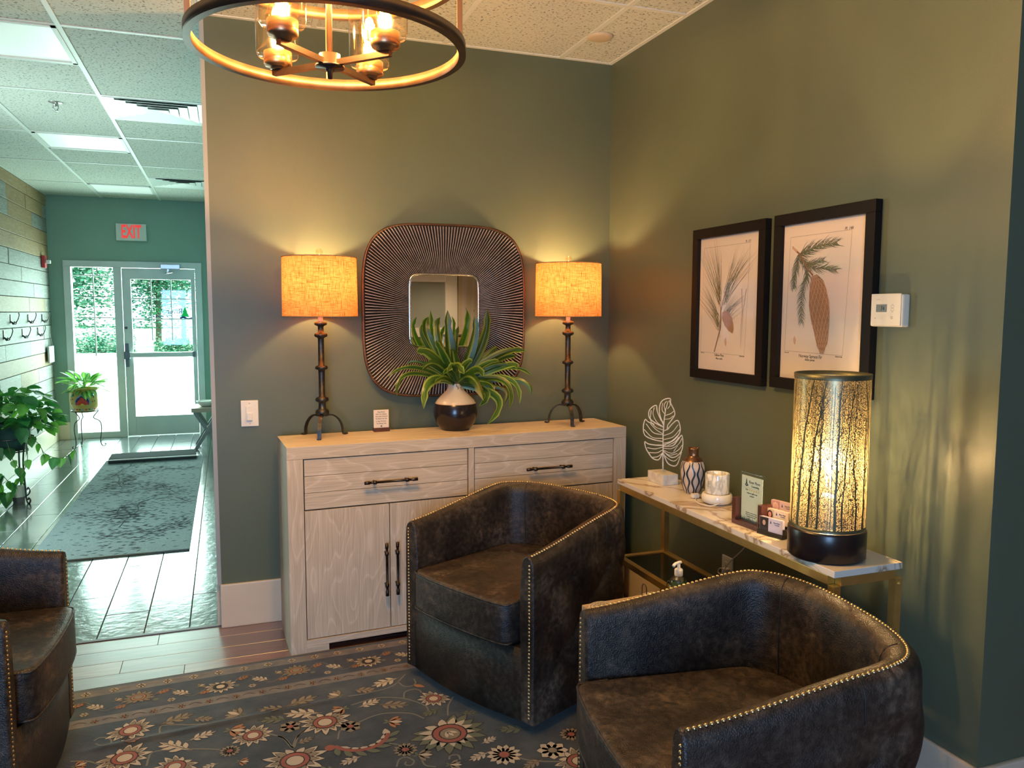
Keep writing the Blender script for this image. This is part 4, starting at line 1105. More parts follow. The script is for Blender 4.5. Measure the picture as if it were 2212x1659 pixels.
def lamp(x, y, label, rot):
    t = thing('table_lamp', label, 'lamp', (x, y, .9012), rot, 'wrought iron lamps on the sideboard')
    bm = bmesh.new()
    rb = [(0, .095), (.024, .095), (.034, .102), (.036, .110), (.032, .119), (.020, .124), (.018, .150), (.022, .155), (.033, .160), (.035, .167), (.031, .175), (.016, .180),
          (.0165, .29), (.018, .3), (.031, .304), (.033, .310), (.030, .317), (.016, .321), (.0155, .44), (.018, .444), (.032, .450), (.034, .457), (.031, .464), (.016, .467), (.0145, .494), (.020, .498), (.031, .502), (.033, .508), (.030, .515), (.014, .518), (0, .518)]
    # reference heights were measured for a 0.52 m column
    lathe(bm, [(r_*.86, z) for r_, z in rb], 24); mk('column', bm, M_blackm, t)
    for k in range(3):
        a = R(-105+120*k); c_, s_ = math.cos(a), math.sin(a)
        pts = [(.012, .092), (.045, .094), (.075, .075), (.094, .04), (.099, .004), (.118, .004)]
        sp = spline([(r_*c_, r_*s_, z) for r_, z in pts], 4)
        bm = bmesh.new(); tube(bm, sp, .01, flat=(.016, .006), up=(-s_, c_, 0)) if False else tube(bm, sp, .01, flat=(.006, .017), up=(-s_, c_, 0)); mk('leg', bm, M_blackm, t)
    bm = bmesh.new(); lathe(bm, [(.011, .518), (.011, .56), (.016, .565), (.016, .60), (0, .60)], 16); mk('socket', bm, mat('pale_socket', (.55, .5, .42), .4), t)
    bm = bmesh.new(); zs0, zs1, r0, r1 = .540, .800, .165, .162
    lathe(bm, [(r0, zs0), (r1, zs1)], 64); sh = mk('shade', bm, M_linen, t, normals=False)
    for r_, z_ in ((r0, zs0), (r1, zs1)):
        bm = bmesh.new(); tube(bm, [(r_*math.cos(2*PI*i/64), r_*math.sin(2*PI*i/64), z_) for i in range(64)], .0022, 6, closed=True)
        mk('hem', bm, mat('frayed_hem', (.42, .24, .10), .8), sh)
    bm = bmesh.new(); q2 = random.Random(int(x*100))
    for z in (zs0, zs1):
        for i in range(34):
            a = q2.uniform(0, 2*PI); p = Vector((.166*math.cos(a), .166*math.sin(a), z)); tube(bm, [p, p+Vector((q2.gauss(0, .004), q2.gauss(0, .004), q2.uniform(-.008, .008)))], .0005, 3)
    tag(mk('fray', bm, mat('frayed_hem', (0, 0, 0)), sh), kind='stuff')
    bm = bmesh.new()
    for a in (0, PI*2/3, PI*4/3): tube(bm, [(0, 0, .79), (.160*math.cos(a), .160*math.sin(a), .795)], .0018, 5)
    for s in (-1, 1): tube(bm, spline([(s*.012, 0, .58), (s*.045, 0, .63), (s*.05, 0, .70), (s*.03, 0, .77), (0, 0, .79)], 4), .0018, 5)
    mk('harp', bm, M_brass, t)
    bm = bmesh.new(); lathe(bm, [(.004, .79), (.004, .805), (.009, .807), (.009, .811), (0, .811)], 12); mk('finial_stem', bm, M_brass, t)
    bm = bmesh.new(); bmesh.ops.create_uvsphere(bm, u_segments=18, v_segments=12, radius=.015, matrix=Matrix.Translation((0, 0, .825)))
    mk('finial', bm, M_lampglass, t, smooth=True)
    bm = bmesh.new(); bmesh.ops.create_uvsphere(bm, u_segments=16, v_segments=12, radius=.024, matrix=Matrix.Translation((0, 0, .655)))
    lathe(bm, [(.012, .60), (.013, .63), (.02, .642)], 12)
    mk('bulb', bm, mat('warm_bulb', (1, .8, .5), .4, emis=(1., .62, .28), es=14.), t, smooth=True)
    lo_ = light('lamp_light', 'POINT', (x, y, .9+.70), LAMPW, (1., .66, .30), .03)
    return t
LAMPW = 17.
lamp(.458, 3.595, 'wrought iron table lamp with orange linen shade, left of the sunburst mirror', 0)
lamp(1.668, 3.595, 'wrought iron table lamp with orange linen shade, right of the mirror near the corner', 0.1)

# ------------------------------------------------------------------ vase with strap leaves
t = thing('bulb_vase', 'round black and cream bottle vase holding long green strap leaves', 'vase', (1.083, 3.60, .9005), 0)
bm = bmesh.new()
pf = [(0, 0), (.062, 0), (.068, .003), (.092, .032), (.104, .065), (.106, .09), (.100, .118), (.0965, .128)]
lathe(bm, pf, 48, 0)
lathe(bm, [(.0965, .128), (.088, .143), (.066, .166), (.046, .185), (.036, .20), (.034, .215), (.037, .222), (.033, .222), (.028, .21), (.03, .19)], 48, 1)
bmesh.ops.remove_doubles(bm, verts=bm.verts, dist=.0001)
mk('vase_body', bm, [mat('vase_black', (.014, .010, .012), .22), mat('vase_cream', (.62, .54, .42), .25)], t)
bm = bmesh.new(); lathe(bm, [(.0972, .1265), (.0976, .128), (.0966, .1295)], 48); mk('dividing_line', bm, mat('vase_line', (.55, .33, .18), .4), t)
LV = [(0.961,3.620,1.438,0.945,3.590,1.332,0.030),(0.928,3.600,1.404,0.925,3.580,1.327,0.018),(1.019,3.630,1.438,0.995,3.595,1.341,0.030),(1.041,3.580,1.471,1.042,3.570,1.312,0.038),(0.968,3.520,1.331,1.013,3.540,1.254,0.028),(1.106,3.620,1.395,1.082,3.590,1.300,0.022),(1.162,3.550,1.441,1.158,3.555,1.311,0.036),(1.235,3.580,1.474,1.218,3.570,1.320,0.036),(0.873,3.500,1.278,0.955,3.530,1.270,0.040),(0.845,3.600,1.216,0.927,3.580,1.226,0.014),(0.744,3.520,1.168,0.872,3.540,1.217,0.016),(0.772,3.460,1.081,0.830,3.510,1.196,0.018),(0.885,3.450,1.201,0.968,3.505,1.229,0.030),(0.884,3.420,1.026,0.929,3.490,1.156,0.034),(0.936,3.420,1.144,1.004,3.490,1.164,0.022),(1.162,3.400,1.054,1.129,3.480,1.171,0.040),(1.164,3.420,1.165,1.148,3.490,1.200,0.030),(1.406,3.500,1.274,1.282,3.530,1.265,0.030),(1.295,3.600,1.297,1.229,3.580,1.258,0.034),(1.342,3.460,1.195,1.312,3.510,1.215,0.026),(1.436,3.500,1.154,1.320,3.530,1.203,0.016),(1.426,3.480,1.069,1.365,3.520,1.152,0.026),(1.355,3.450,1.026,1.322,3.505,1.159,0.022),(1.294,3.420,1.007,1.295,3.490,1.151,0.024),(1.293,3.500,1.028,1.304,3.530,1.107,0.016),(1.189,3.440,0.939,1.277,3.500,1.064,0.030),(1.162,3.480,1.021,1.220,3.520,1.090,0.028),(1.214,3.400,1.104,1.186,3.480,1.145,0.026),(1.069,3.400,1.181,1.050,3.480,1.217,0.034),(1.381,3.550,1.249,1.274,3.555,1.233,0.024),(1.336,3.500,1.207,1.239,3.530,1.215,0.020),(0.998,3.440,1.189,1.048,3.500,1.216,0.028),(1.140,3.500,1.236,1.108,3.530,1.213,0.028),(1.043,3.500,1.285,1.056,3.530,1.244,0.034),(0.978,3.430,1.179,1.026,3.495,1.197,0.020),(1.258,3.460,1.234,1.196,3.510,1.217,0.020)]
M_sd = leafy('strap_leaf_green', (.022, .075, .014), (.06, .14, .022), .35); M_sl = leafy('strap_leaf_lime', (.13, .22, .03), (.26, .36, .08), .35)
base_ = Vector((1.083, 3.585, 1.115))
q = random.Random(2)
for i, (tx_, ty, tz, mx_, my, mz, wd) in enumerate(LV):
    Tp, Mp = Vector((tx_, ty, tz)), Vector((mx_, my, mz))
    b0 = base_+Vector((q.uniform(-.012, .012), q.uniform(-.01, .01), 0))
    ctrl = Mp*2-(b0+Tp)/2          # quadratic through the mid point
    ctrl = ctrl.lerp(Mp, .25)
    sp = bez(b0, ctrl, Tp, 12)
    bm = bmesh.new(); rows_ = []
    wd *= 1.35
    for k, p in enumerate(sp):
        u = k/12; tg = (sp[min(k+1, 12)]-sp[max(k-1, 0)]).normalized()
        vw = (p-Vector((.4, 1.5, 1.6))).normalized()       # leaves show their broad side to the room
        sd = tg.cross(vw).normalized(); nn_ = sd.cross(tg).normalized()
        tw = .5*math.sin(i*2.1+u*2.); sd = (sd*math.cos(tw)+nn_*math.sin(tw)); nn_ = sd.cross(tg)
        hw = wd/2*(.32+.68*math.sin(PI*min(1, u*1.15+.02))**.8 if u < .82 else max(0, 1-((u-.78)/.22)**1.5)*.85+.005)
        rows_.append([bm.verts.new(p+sd*hw*f+nn_*hw*.5*abs(f)-b0) for f in (-1, -.62, -.2, 0, .2, .62, 1)])
    for a, b in zip(rows_, rows_[1:]):
        for j in range(6):
            f = bm.faces.new([a[j], a[j+1], b[j+1], b[j]]); f.smooth = True
            f.material_index = 1 if (j in (0, 5) and i % 3 != 0) or (i % 3 == 0 and j in (2, 3)) else 0
    mk('leaf', bm, [M_sd, M_sl], t, loc=tuple(b0-Vector(t.location)), normals=False)
bm = bmesh.new()
for k in range(9):
    a = k*.7; tube(bm, [(.01*math.cos(a), .01*math.sin(a)-.015, .19), (.014*math.cos(a), .014*math.sin(a)-.015, .235)], .007, 6)
tube(bm, spline([(.0, -.03, .225), (-.006, -.04, .215), (.002, -.043, .205), (-.002, -.048, .198)], 4), .0012, 4)
tube(bm, spline([(.01, -.03, .225), (.018, -.038, .212), (.012, -.045, .203), (.02, -.052, .192)], 4), .0012, 4)
mk('stem', bm, mat('stem_brown', (.07, .06, .025), .7), t)

# little notice card
t = thing('notice_card', 'small cream notice card in a dark wooden stand on the sideboard', 'card', (.735, 3.655, .9005), R(3))
mk('stand', BB(-.038, .038, -.016, .016, 0, .018, b=.002), M_walnut, t)
cd = mk('card', BB(-.036, .036, -.004, 0, .016, .102, b=.001), M_paper, t)
for k, s in enumerate(['Please Remain', 'With Your Children.', 'Kids, Indoor Voices &', 'Pen Before The Cafe', 'or Near The Door.', 'The Waiting Team']):
    text('lettering', s, .0088, M_ink, cd, (0, -.0045, .092-.0105*k-(.002 if k > 3 else 0)), (R(90), 0, 0), sx=.72)
bm = bmesh.new(); flatpoly(bm, [(0, .020), (.004, .025), (.004, .028), (.001, .028), (0, .026), (-.001, .028), (-.004, .028), (-.004, .025)], .0048, 0, Matrix.Rotation(R(90), 4, 'X')); mk('heart', bm, M_ink, cd)
# ------------------------------------------------------------------ barrel chairs
CW, CS, CB, CE = .346, .412, .235, 2.7       # half width, straight arm length, depth and squareness of the rounded back
def cpath(off=0, n=44):
    pts = [(CW, CS*i/16) for i in range(16)]
    for i in range(n+1):
        a = PI*i/n; c_, s_ = math.cos(a), math.sin(a)
        pts.append((CW*math.copysign(abs(c_)**(2/CE), c_), CS+CB*abs(s_)**(2/CE)))
    pts += [(-CW, CS-CS*i/16) for i in range(1, 17)]
    out = []; s = 0
    for i, p in enumerate(pts):
        if i: s += math.hypot(p[0]-pts[i-1][0], p[1]-pts[i-1][1])
        a, b = pts[max(i-1, 0)], pts[min(i+1, len(pts)-1)]
        tx_, ty_ = b[0]-a[0], b[1]-a[1]; l_ = math.hypot(tx_, ty_) or 1
        out.append((p[0], p[1], s, (ty_/l_, -tx_/l_)))
    return out
STOT = cpath()[-1][2]
def htop(s):
    u = min(s, STOT-s)/(STOT/2)
    k = min(1, u/.56); k = k*k*(3-2*k)*.5+k*.5
    return .628+.082*k
def thick(s):
    u = min(s, STOT-s)/(STOT/2); return .058+.026*math.sin(min(1, u*1.2)*PI/2)
SEAMS = [.30, .40, .60, .70]
def shell_pt(p, s, nv, f):
    """f 0..1 along the cross-section loop outer bottom -> top -> inner bottom"""
    h = htop(s); tk = thick(s); x, y = p
    def at(o, z): return Vector((x-nv[0]*o, y-nv[1]*o, z))
    if f < .5:
        z = .035+(h-.055-.035)*(f/.5)
        bulge = .003*math.sin(PI*(z-.03)/(h-.03))
        w_ = z/(h)
        # diamond tufting on the outside
        tx_ = s/.155; tz = (z-.08)/.155
        d_ = abs(math.sin(PI*(tx_+tz)/2)*math.sin(PI*(tx_-tz)/2))
        tf = .030*(d_**.5-.75)*min(1, max(0, (z-.10)/.08))*min(1, max(0, (h-.10-z)/.05))
        e_ = min(s, STOT-s)
        tf *= min(1, max(0, (e_-.06)/.08))
        return at(-bulge-tf, z)
    if f < .72:
        a = PI*(f-.5)/.22; rr_ = tk/2
        return at(rr_-rr_*math.cos(a), h-.055+.055*math.sin(a)**.8)
    z = (h-.055)-(h-.055-.26)*((f-.72)/.28)
    pad = .010*math.sin(PI*min(1, (h-.05-z)/(h-.3)))
    return at(tk+pad, z)
def make_chair(label, loc, rot):
    t = thing('barrel_chair', label, 'armchair', (loc[0], loc[1], loc[2]), rot, 'dark leather barrel chairs around the rug')
    base_p = cpath()
    fs = [i/44*.5 for i in range(44)]+[.5+.22*i/12 for i in range(12)]+[.72+.28*i/9 for i in range(10)]
    P2 = []
    for a, b in zip(base_p, base_p[1:]):
        for k in range(2): 
            u = k/2; P2.append(tuple([a[0]+(b[0]-a[0])*u, a[1]+(b[1]-a[1])*u, a[2]+(b[2]-a[2])*u, (a[3][0]+(b[3][0]-a[3][0])*u, a[3][1]+(b[3][1]-a[3][1])*u)]))
    P2.append(base_p[-1])
    bm = bmesh.new(); g_ = []
    for (x, y, s, nv) in P2:
        g_.append([bm.verts.new(shell_pt((x, y), s, nv, f)) for f in fs])
    for a, b in zip(g_, g_[1:]):
        for j in range(len(fs)-1):
            f = bm.faces.new([a[j], b[j], b[j+1], a[j+1]]); f.smooth = True
    # front faces of the arms, slightly padded
    for row, sg in ((g_[0], 1), (g_[-1], -1)):
        ring = [v.co.copy() for v in row]
        inner_b = Vector((ring[-1].x, ring[-1].y, .035)); ring = ring+[inner_b]
        c0 = [bm.verts.new(c) for c in ring]
        cen = sum(ring, Vector())/len(ring)
        c1 = [bm.verts.new(Vector((cen.x+(c.x-cen.x)*.86, -.007, c.z+(-.004 if c.z > .3 else .004)))) for c in ring]
        n_ = len(ring)
        for i in range(n_):
            f = bm.faces.new([c0[i], c0[(i+1) % n_], c1[(i+1) % n_], c1[i]]); f.smooth = True
        bm.faces.new(c1)
    sh = mk('shell', bm, M_leather, t)
    # nailheads
    bm = bmesh.new()
    def nail(p, nrm):
        qm = Vector(nrm).normalized().to_track_quat('Z', 'Y').to_matrix().to_4x4(); qm.translation = p
        lathe(bm, [(.0048, 0), (.0042, .0022), (.0022, .0036), (0, .0040)], 7, M=qm)
    s = .012
    def path_at(s):
        for a, b in zip(P2, P2[1:]):
            if a[2] <= s <= b[2]+1e-9:
                u = (s-a[2])/max(1e-9, b[2]-a[2]); return (a[0]+(b[0]-a[0])*u, a[1]+(b[1]-a[1])*u), (a[3][0]+(b[3][0]-a[3][0])*u, a[3][1]+(b[3][1]-a[3][1])*u)
        return (P2[-1][0], P2[-1][1]), P2[-1][3]
    while s < STOT-.012:
        p_, nv = path_at(s); pt_ = shell_pt(p_, s, nv, .5+.22*.41); cpt = shell_pt(p_, s, nv, .5+.22*.5)
        nr = Vector((nv[0]*.25, nv[1]*.25, 1)); nail(pt_, nr); s += .0128
    for row, sg in ((g_[0], 1), (g_[-1], -1)):
        z = .06
        while z < .605:
            nail(Vector((sg*(CW-.016), -.006, z)), (0, -1, 0)); z += .0128
    tag(mk('nailhead_trim', bm, M_brass, sh, smooth=True), kind='stuff')
    # seams
    for s_, f0, f1 in ((STOT*.36, .62, .99), (STOT*.64, .62, .99), (STOT*.22, .47, .60), (STOT*.42, .47, .60), (STOT*.58, .47, .60), (STOT*.78, .47, .60)):
        pts = []
        for k in range(15):
            f = f0+(f1-f0)*k/14; ss = s_+(.03 if s_ < STOT/2 else -.03)*((k/14)**2 if f1 > .9 else 0)
            p_, nv = path_at(ss); pts.append(shell_pt(p_, ss, nv, f))
        bm = bmesh.new(); tube(bm, pts, .0022, 5); mk('seam', bm, M_seam, sh)
    # seat cushion
    ri = CW-.088
    ol = [(ri, .0), (ri, CS)]+[(ri*math.copysign(abs(math.cos(PI*i/16))**.85, math.cos(PI*i/16)), CS+(CB-.088)*math.sin(PI*i/16)**.85) for i in range(1, 16)]+[(-ri, CS), (-ri, .0)]
    fw = ri+.006
    ol = [(ri, .0+CS*.5)]+ol[1:-1]+[(-ri, CS*.5)]
    front = [(-fw+.004, -.012)]+[(-(fw-.022)*math.cos(PI*i/8), -.040-.024*math.sin(PI*i/8)) for i in range(0, 9)]+[(fw-.004, -.012)]
    ol = ol+front
    bm = bmesh.new(); prism(bm, ol, .30, .455)
    bmesh.ops.recalc_face_normals(bm, faces=bm.faces)
    es = [e for e in bm.edges if abs(e.verts[0].co.z-e.verts[1].co.z) < 1e-6]
    bmesh.ops.bevel(bm, geom=es, offset=.020, segments=4, profile=.6, affect='EDGES', clamp_overlap=True)
    for f in bm.faces: f.smooth = len(f.verts) < 8
    cu = mk('seat_cushion', bm, M_leather, t)
    for z, k_ in ((.4475, .985), (.308, .985)):
        bm = bmesh.new(); tube(bm, [((x)*k_, .0+(y)*k_, z) for x, y in [(fw, .05)]+[((fw-.008)*math.cos(PI*i/10), -.036-.026*math.sin(PI*i/10)) for i in range(11)]+[(-fw, .05)]], .0035, 6)
        mk('welt', bm, M_leather, cu)
    # front apron and back floor under cushion
    bm = bmesh.new(); n_ = 14; v_ = []
    for i in range(n_+1):
        x = -(CW-.052)+2*(CW-.052)*i/n_; yb = -.005-.028*math.sin(PI*i/n_)
        v_.append([bm.verts.new((x, yb+.035, .03)), bm.verts.new((x, yb+.002, .035)), bm.verts.new((x, yb, .17)), bm.verts.new((x, yb+.004, .296)), bm.verts.new((x, .5, .297))])
    for a, b in zip(v_, v_[1:]):
        for j in range(4): f = bm.faces.new([a[j], b[j], b[j+1], a[j+1]]); f.smooth = j < 3
    mk('apron', bm, M_leather, t)
    bm = bmesh.new(); lathe(bm, [(0, 0), (.24, 0), (.24, .02), (.2, .05), (0, .05)], 28, M=Matrix.Translation((0, .33, 0))); mk('swivel_base', bm, M_black, t)
    return t
def copy_tree(o, parent=None):
    c = o.copy(); C.objects.link(c); c.parent = parent
    for ch in list(o.children): copy_tree(ch, c)
    return c
def place(o, fx, fy, dx, dy):
    """front middle at fx, fy, facing dx, dy (local -y)"""
    o.location = (fx, fy, .0102); o.rotation_euler = (0, 0, math.atan2(dy, dx)+PI/2)
chA = make_chair('dark brown leather barrel chair standing before the sideboard', (0, 0, 0), 0)
chB = copy_tree(chA); chB['label'] = 'dark leather barrel chair nearest the camera, before the marble console table'
chC = copy_tree(chA); chC['label'] = 'dark leather barrel chair cut off by the left picture edge, facing the other two'
place(chA, .862, 2.700, -.9036, -.428)
place(chB, .930, 1.600, -.991, .135)
place(chC, -.508, 2.69, .999, -.045)

# ------------------------------------------------------------------ small side table between the two chairs
t = thing('side_table', 'narrow dark side table with pale wood top between the two armchairs', 'side table', (1.078, 2.155, .0102), R(4))
mk('tabletop', BB(0, .44, -.115, .0, .512, .5415, b=.002), wood('pale_ash_top', (.40, .30, .20), (.52, .40, .28), ns=4., rough=.4), t)
mk('end_panel', BB(.006, .03, -.11, -.004, 0, .511, b=.002), M_darkwood, t)
mk('end_panel', BB(.41, .434, -.11, -.004, 0, .511, b=.002), M_darkwood, t)
mk('shelf', BB(.031, .409, -.11, -.004, .12, .14, b=.002), M_darkwood, t)
def coaster(loc, tilt, label, cmat):
    t = thing('coaster', label, 'coaster', loc, group='mandala coasters on the side table'); t.rotation_euler = tilt
    bm = bmesh.new(); lathe(bm, [(0, 0), (.048, 0), (.05, .002), (.05, .005), (.048, .007), (0, .007)], 32); mk('disc', bm, cmat, t)
    bm = bmesh.new()
    for r_ in (.012, .022, .033, .044):
        ribbon(bm, [(r_*math.cos(2*PI*i/32), r_*math.sin(2*PI*i/32)) for i in range(33)], .0014, .0073)
    for k in range(18):
        a = 2*PI*k/18; c_, s_ = math.cos(a), math.sin(a)
        for ra, rb in ((.012, .022), (.022, .033), (.033, .044)):
            for w_ in (-1, 1):
                a2 = a+w_*PI/18; ribbon(bm, [(ra*c_, ra*s_), (rb*math.cos(a2), rb*math.sin(a2))], .001, .0074)
    mk('mandala_line', bm, M_ink, t, normals=False)
M_cst = mat('coaster_stone', (.62, .55, .47), .6)
coaster((1.130, 2.100, .552), (0, 0, 0), 'round mandala coaster lying flat on the side table corner', M_cst)
t = thing('coaster_holder', 'black wire coaster holder on the side table', 'coaster holder', (1.315, 2.118, .5515))
bm = bmesh.new()
for x, h_ in ((-.045, .062), (.045, .062), (0.0, .040)):
    sy = .045 if x else .0
    if x: tube(bm, [(x, -.028, .002), (x, -.028, h_-.015)]+[(x, -.028+.014-.014*math.cos(PI*k/6)+0, h_-.015+.014*math.sin(PI*k/6)) for k in range(1, 6)]+[(x, 0., h_-.015), (x, 0, .002)], .0016, 5)
    else: tube(bm, [(-.02, -.042, .002), (-.02, -.042, h_-.018)]+[(-.02+.018-.018*math.cos(PI*k/6), -.042, h_-.018+.018*math.sin(PI*k/6)) for k in range(1, 6)]+[(.016, -.042, h_-.018), (.016, -.042, .002)], .0016, 5)
tube(bm, [(-.045, -.028, .002), (.045, -.028, .002), (.045, 0, .002), (-.045, 0, .002)], .0016, 5, closed=True)
tube(bm, [(-.02, -.042, .002), (-.02, -.028, .002)], .0016, 5); tube(bm, [(.016, -.042, .002), (.016, -.028, .002)], .0016, 5)
mk('wire_frame', bm, M_black, t)
coaster((1.315, 2.108, .556), (0, 0, .3), 'mandala coaster lying inside the black wire holder', M_cst)
# sanitizer bottle
t = thing('sanitizer_bottle', 'small clear pump bottle of hand sanitizer on the side table', 'bottle', (1.400, 2.115, .5515), R(20))
bm = bmesh.new(); lathe(bm, [(0, 0), (.026, 0), (.028, .004), (.028, .045), (.026, .055), (.016, .066), (.011, .070), (.011, .073)], 24); bt = mk('bottle_body', bm, glass_mat('bottle_clear', (.80, .9, .8), .08, .05), t)
bm = bmesh.new(); lathe(bm, [(.0285, .012), (.0285, .040)], 24); mk('label_band', bm, mat('label_mint', (.30, .38, .30), .6), t, normals=False)
bm = bmesh.new(); lathe(bm, [(.0125, .070), (.0135, .072), (.0135, .090), (.011, .093), (.005, .094), (.005, .108), (0, .108)], 20)
M_pump = mat('pump_white', (.80, .76, .68), .4)
mk('collar', bm, M_pump, t)
bm = bmesh.new(); tube(bm, spline([(.010, 0, .112), (0, 0, .113), (-.018, 0, .112), (-.028, 0, .106)], 4), [.006]*9+[.0055, .005, .0045, .004][:4], 8) if False else tube(bm, spline([(.010, 0, .112), (0, 0, .113), (-.018, 0, .112), (-.028, 0, .106)], 4), .005, 8); mk('nozzle', bm, M_pump, t)

# ------------------------------------------------------------------ console table
def marble():
    mt = mat('white_marble', (.72, .66, .56), .22)
    b = mt.node_tree.nodes['Principled BSDF']; mp = coords(mt, (1, 1, 1), 'Object', (0, 0, .6))
    n1 = N(mt, 'ShaderNodeTexNoise', i_Scale=3.2, i_Detail=7., i_Distortion=1.6); L(mt, mp, 0, n1, 'Vector')
    sb = N(mt, 'ShaderNodeMath', operation='SUBTRACT'); sb.inputs[1].default_value = .5; L(mt, n1, 'Fac', sb, 0)
    ab = N(mt, 'ShaderNodeMath', operation='ABSOLUTE'); L(mt, sb, 0, ab, 0)
    r = ramp(mt, [(0., (.30, .20, .11)), (.012, (.50, .40, .28)), (.035, (.72, .66, .56)), (1., (.78, .72, .62))]); L(mt, ab, 0, r, 'Fac'); L(mt, r, 0, b, 'Base Color')
    return mt
M_marble = marble()
X0, X1, Y0, Y1 = 1.596, 1.838, 1.650, 2.912
t = thing('console_table', 'marble topped console table with slim gold frame against the right wall', 'console table', (X0, Y0, 0))
wx, wy = X1-X0, Y1-Y0
mk('tabletop', BB(0, wx, 0, wy, .741, .760, b=.002), M_marble, t)
g_ = .012
for x in (g_, wx-g_):
    for y in (g_, wy-g_):
        mk('leg', BB(x-g_, x+g_, y-g_, y+g_, 0, .7155, b=.001), M_gold, t)
for nm, z0, z1 in (('apron_rail', .7155, .7408), ('shelf_rail', .405, .43)):
    for x in (g_, wx-g_): mk(nm, BB(x-g_, x+g_, 2*g_+.0005, wy-2*g_-.0005, z0, z1, b=.001), M_gold, t)
    for y in (g_, wy-g_): mk(nm, BB(2*g_+.0005, wx-2*g_-.0005, y-g_, y+g_, z0, z1, b=.001), M_gold, t)
mk('glass_shelf', B(.026, wx-.026, .026, wy-.026, .418, .425), M_shelfglass, t)
bm = bmesh.new(); bmesh.ops.create_uvsphere(bm, u_segments=10, v_segments=8, radius=.005, matrix=Matrix.Translation((wx-g_, -.0015, .70))); mk('screw', bm, M_gold, t)

# ------------------------------------------------------------------ things on the console
# leaf sculpture
M_sc = noisy('distressed_white', [(.3, (.52, .49, .42)), (.6, (.70, .67, .58))], ns=30., rough=.6)
t = thing('leaf_sculpture', 'white metal openwork leaf ornament on a square white block', 'ornament', (1.742, 2.79, .7605), math.atan2(-.518, .855))
mk('block', BB(-.036, .036, -.06, .06, 0, .043, b=.002), M_sc, t, rot=(0, 0, -math.atan2(-.518, .855)))
def lp(x, y): return ((x-285)*.0004, 0.0, .043+(840-y)*.0004)
lt = bmesh.new(); tube(lt, [lp(288, 842), lp(285, 760), lp(283, 600), lp(280, 450), (lp(288, 300)[0], 0, lp(0, 300)[2]), lp(300, 190), lp(325, 100)], [.003, .0036, .003, .003, .0028, .0022, .0015], 6); mk('midrib', lt, M_sc, t)
outl = [
 [(283, 350), (245, 250), (238, 170), (255, 110), (295, 80), (345, 75), (350, 120), (385, 190), (392, 245), (345, 320), (325, 350), (320, 390), (290, 410)],
 [(280, 370), (200, 330), (140, 280), (132, 215), (160, 170), (205, 148), (215, 200), (240, 265), (283, 330)],
 [(275, 520), (170, 500), (95, 460), (78, 380), (95, 298), (125, 320), (190, 345)],
 [(320, 400), (375, 330), (425, 298), (452, 370), (440, 440), (380, 510), (285, 560)],
 [(285, 570), (380, 560), (430, 500), (468, 450), (482, 530), (470, 610), (420, 670), (360, 680), (285, 620)],
 [(275, 560), (200, 560), (130, 550), (95, 530), (110, 600), (140, 650), (180, 700), (240, 712), (280, 640)],
 [(285, 640), (330, 740), (380, 770), (420, 765), (445, 715), (470, 620)],
]
inn = [[(300, 210), (285, 140), (310, 100)], [(320, 180), (345, 140), (335, 90)], [(290, 230), (265, 190), (270, 120)], [(295, 250), (350, 230), (385, 200)], [(292, 290), (345, 280), (380, 250)], [(290, 330), (250, 290), (240, 210)],
 [(283, 370), (215, 320), (175, 240), (185, 170)], [(280, 400), (200, 370), (150, 300), (155, 200)],
 [(275, 450), (180, 430), (105, 340)], [(274, 490), (170, 480), (85, 400)], [(275, 440), (210, 400), (150, 340)],
 [(285, 460), (370, 420), (430, 340)], [(285, 500), (380, 470), (448, 390)], [(285, 540), (370, 510), (440, 440)],
 [(285, 590), (370, 590), (440, 540), (470, 480)], [(285, 610), (370, 640), (440, 600), (475, 550)], [(390, 620), (430, 560)], [(330, 560), (400, 520), (440, 470)],
 [(275, 580), (200, 600), (120, 590)], [(275, 610), (220, 640), (140, 640)], [(278, 640), (230, 680), (170, 690)], [(285, 650), (340, 700), (400, 720), (450, 670)], [(285, 620), (350, 660), (430, 640)]]
for c_, r_ in ((outl, .0026), (inn, .0018)):
    for s in c_:
        bm = bmesh.new(); tube(bm, spline([Vector(lp(*p)) for p in s], 5), r_, 6); mk('vein' if r_ < .002 else 'leaf_outline', bm, M_sc, t)
# striped vase
t = thing('striped_vase', 'small ovoid vase with wavy navy and cream stripes and bronze neck', 'vase', (1.752, 2.585, .7605))
pfv = [(0, 0), (.026, 0), (.030, .004), (.040, .03), (.0475, .065), (.049, .095), (.044, .118), (.036, .130)]
def vr(z):
    for (r0, z0), (r1, z1) in zip(pfv[1:], pfv[2:]):
        if z0 <= z <= z1: return r0+(r1-r0)*(z-z0)/(z1-z0)
    return .036
bm = bmesh.new(); lathe(bm, pfv, 36); mk('vase_body', bm, mat('vase_sand', (.56, .46, .36), .4), t)
bm = bmesh.new(); lathe(bm, [(.0385, .1275), (.033, .137), (.024, .142), (.021, .150), (.021, .172), (.0235, .178), (.019, .178), (.017, .15)], 30); mk('neck', bm, noisy('bronze_glaze', [(.3, (.12, .06, .03)), (.7, (.26, .14, .07))], ns=20., rough=.25, metal=.7), t)
for k in range(15):
    bm = bmesh.new(); rows_ = []
    for i in range(17):
        z = .002+.124*i/16; a = 2*PI*k/15+.10*math.sin(i*.75+(k % 2)*PI); r_ = vr(z)+.0009; wd = .0032/r_*(.7+.5*math.sin(PI*i/16))
        rows_.append([bm.verts.new((r_*math.cos(a+s*wd), r_*math.sin(a+s*wd), z)) for s in (-1, 0, 1)])
    for a, b in zip(rows_, rows_[1:]):
        for j in (0, 1): f = bm.faces.new([a[j], a[j+1], b[j+1], b[j]]); f.smooth = True
    mk('stripe', bm, mat('stripe_navy', (.012, .03, .05), .35), t)
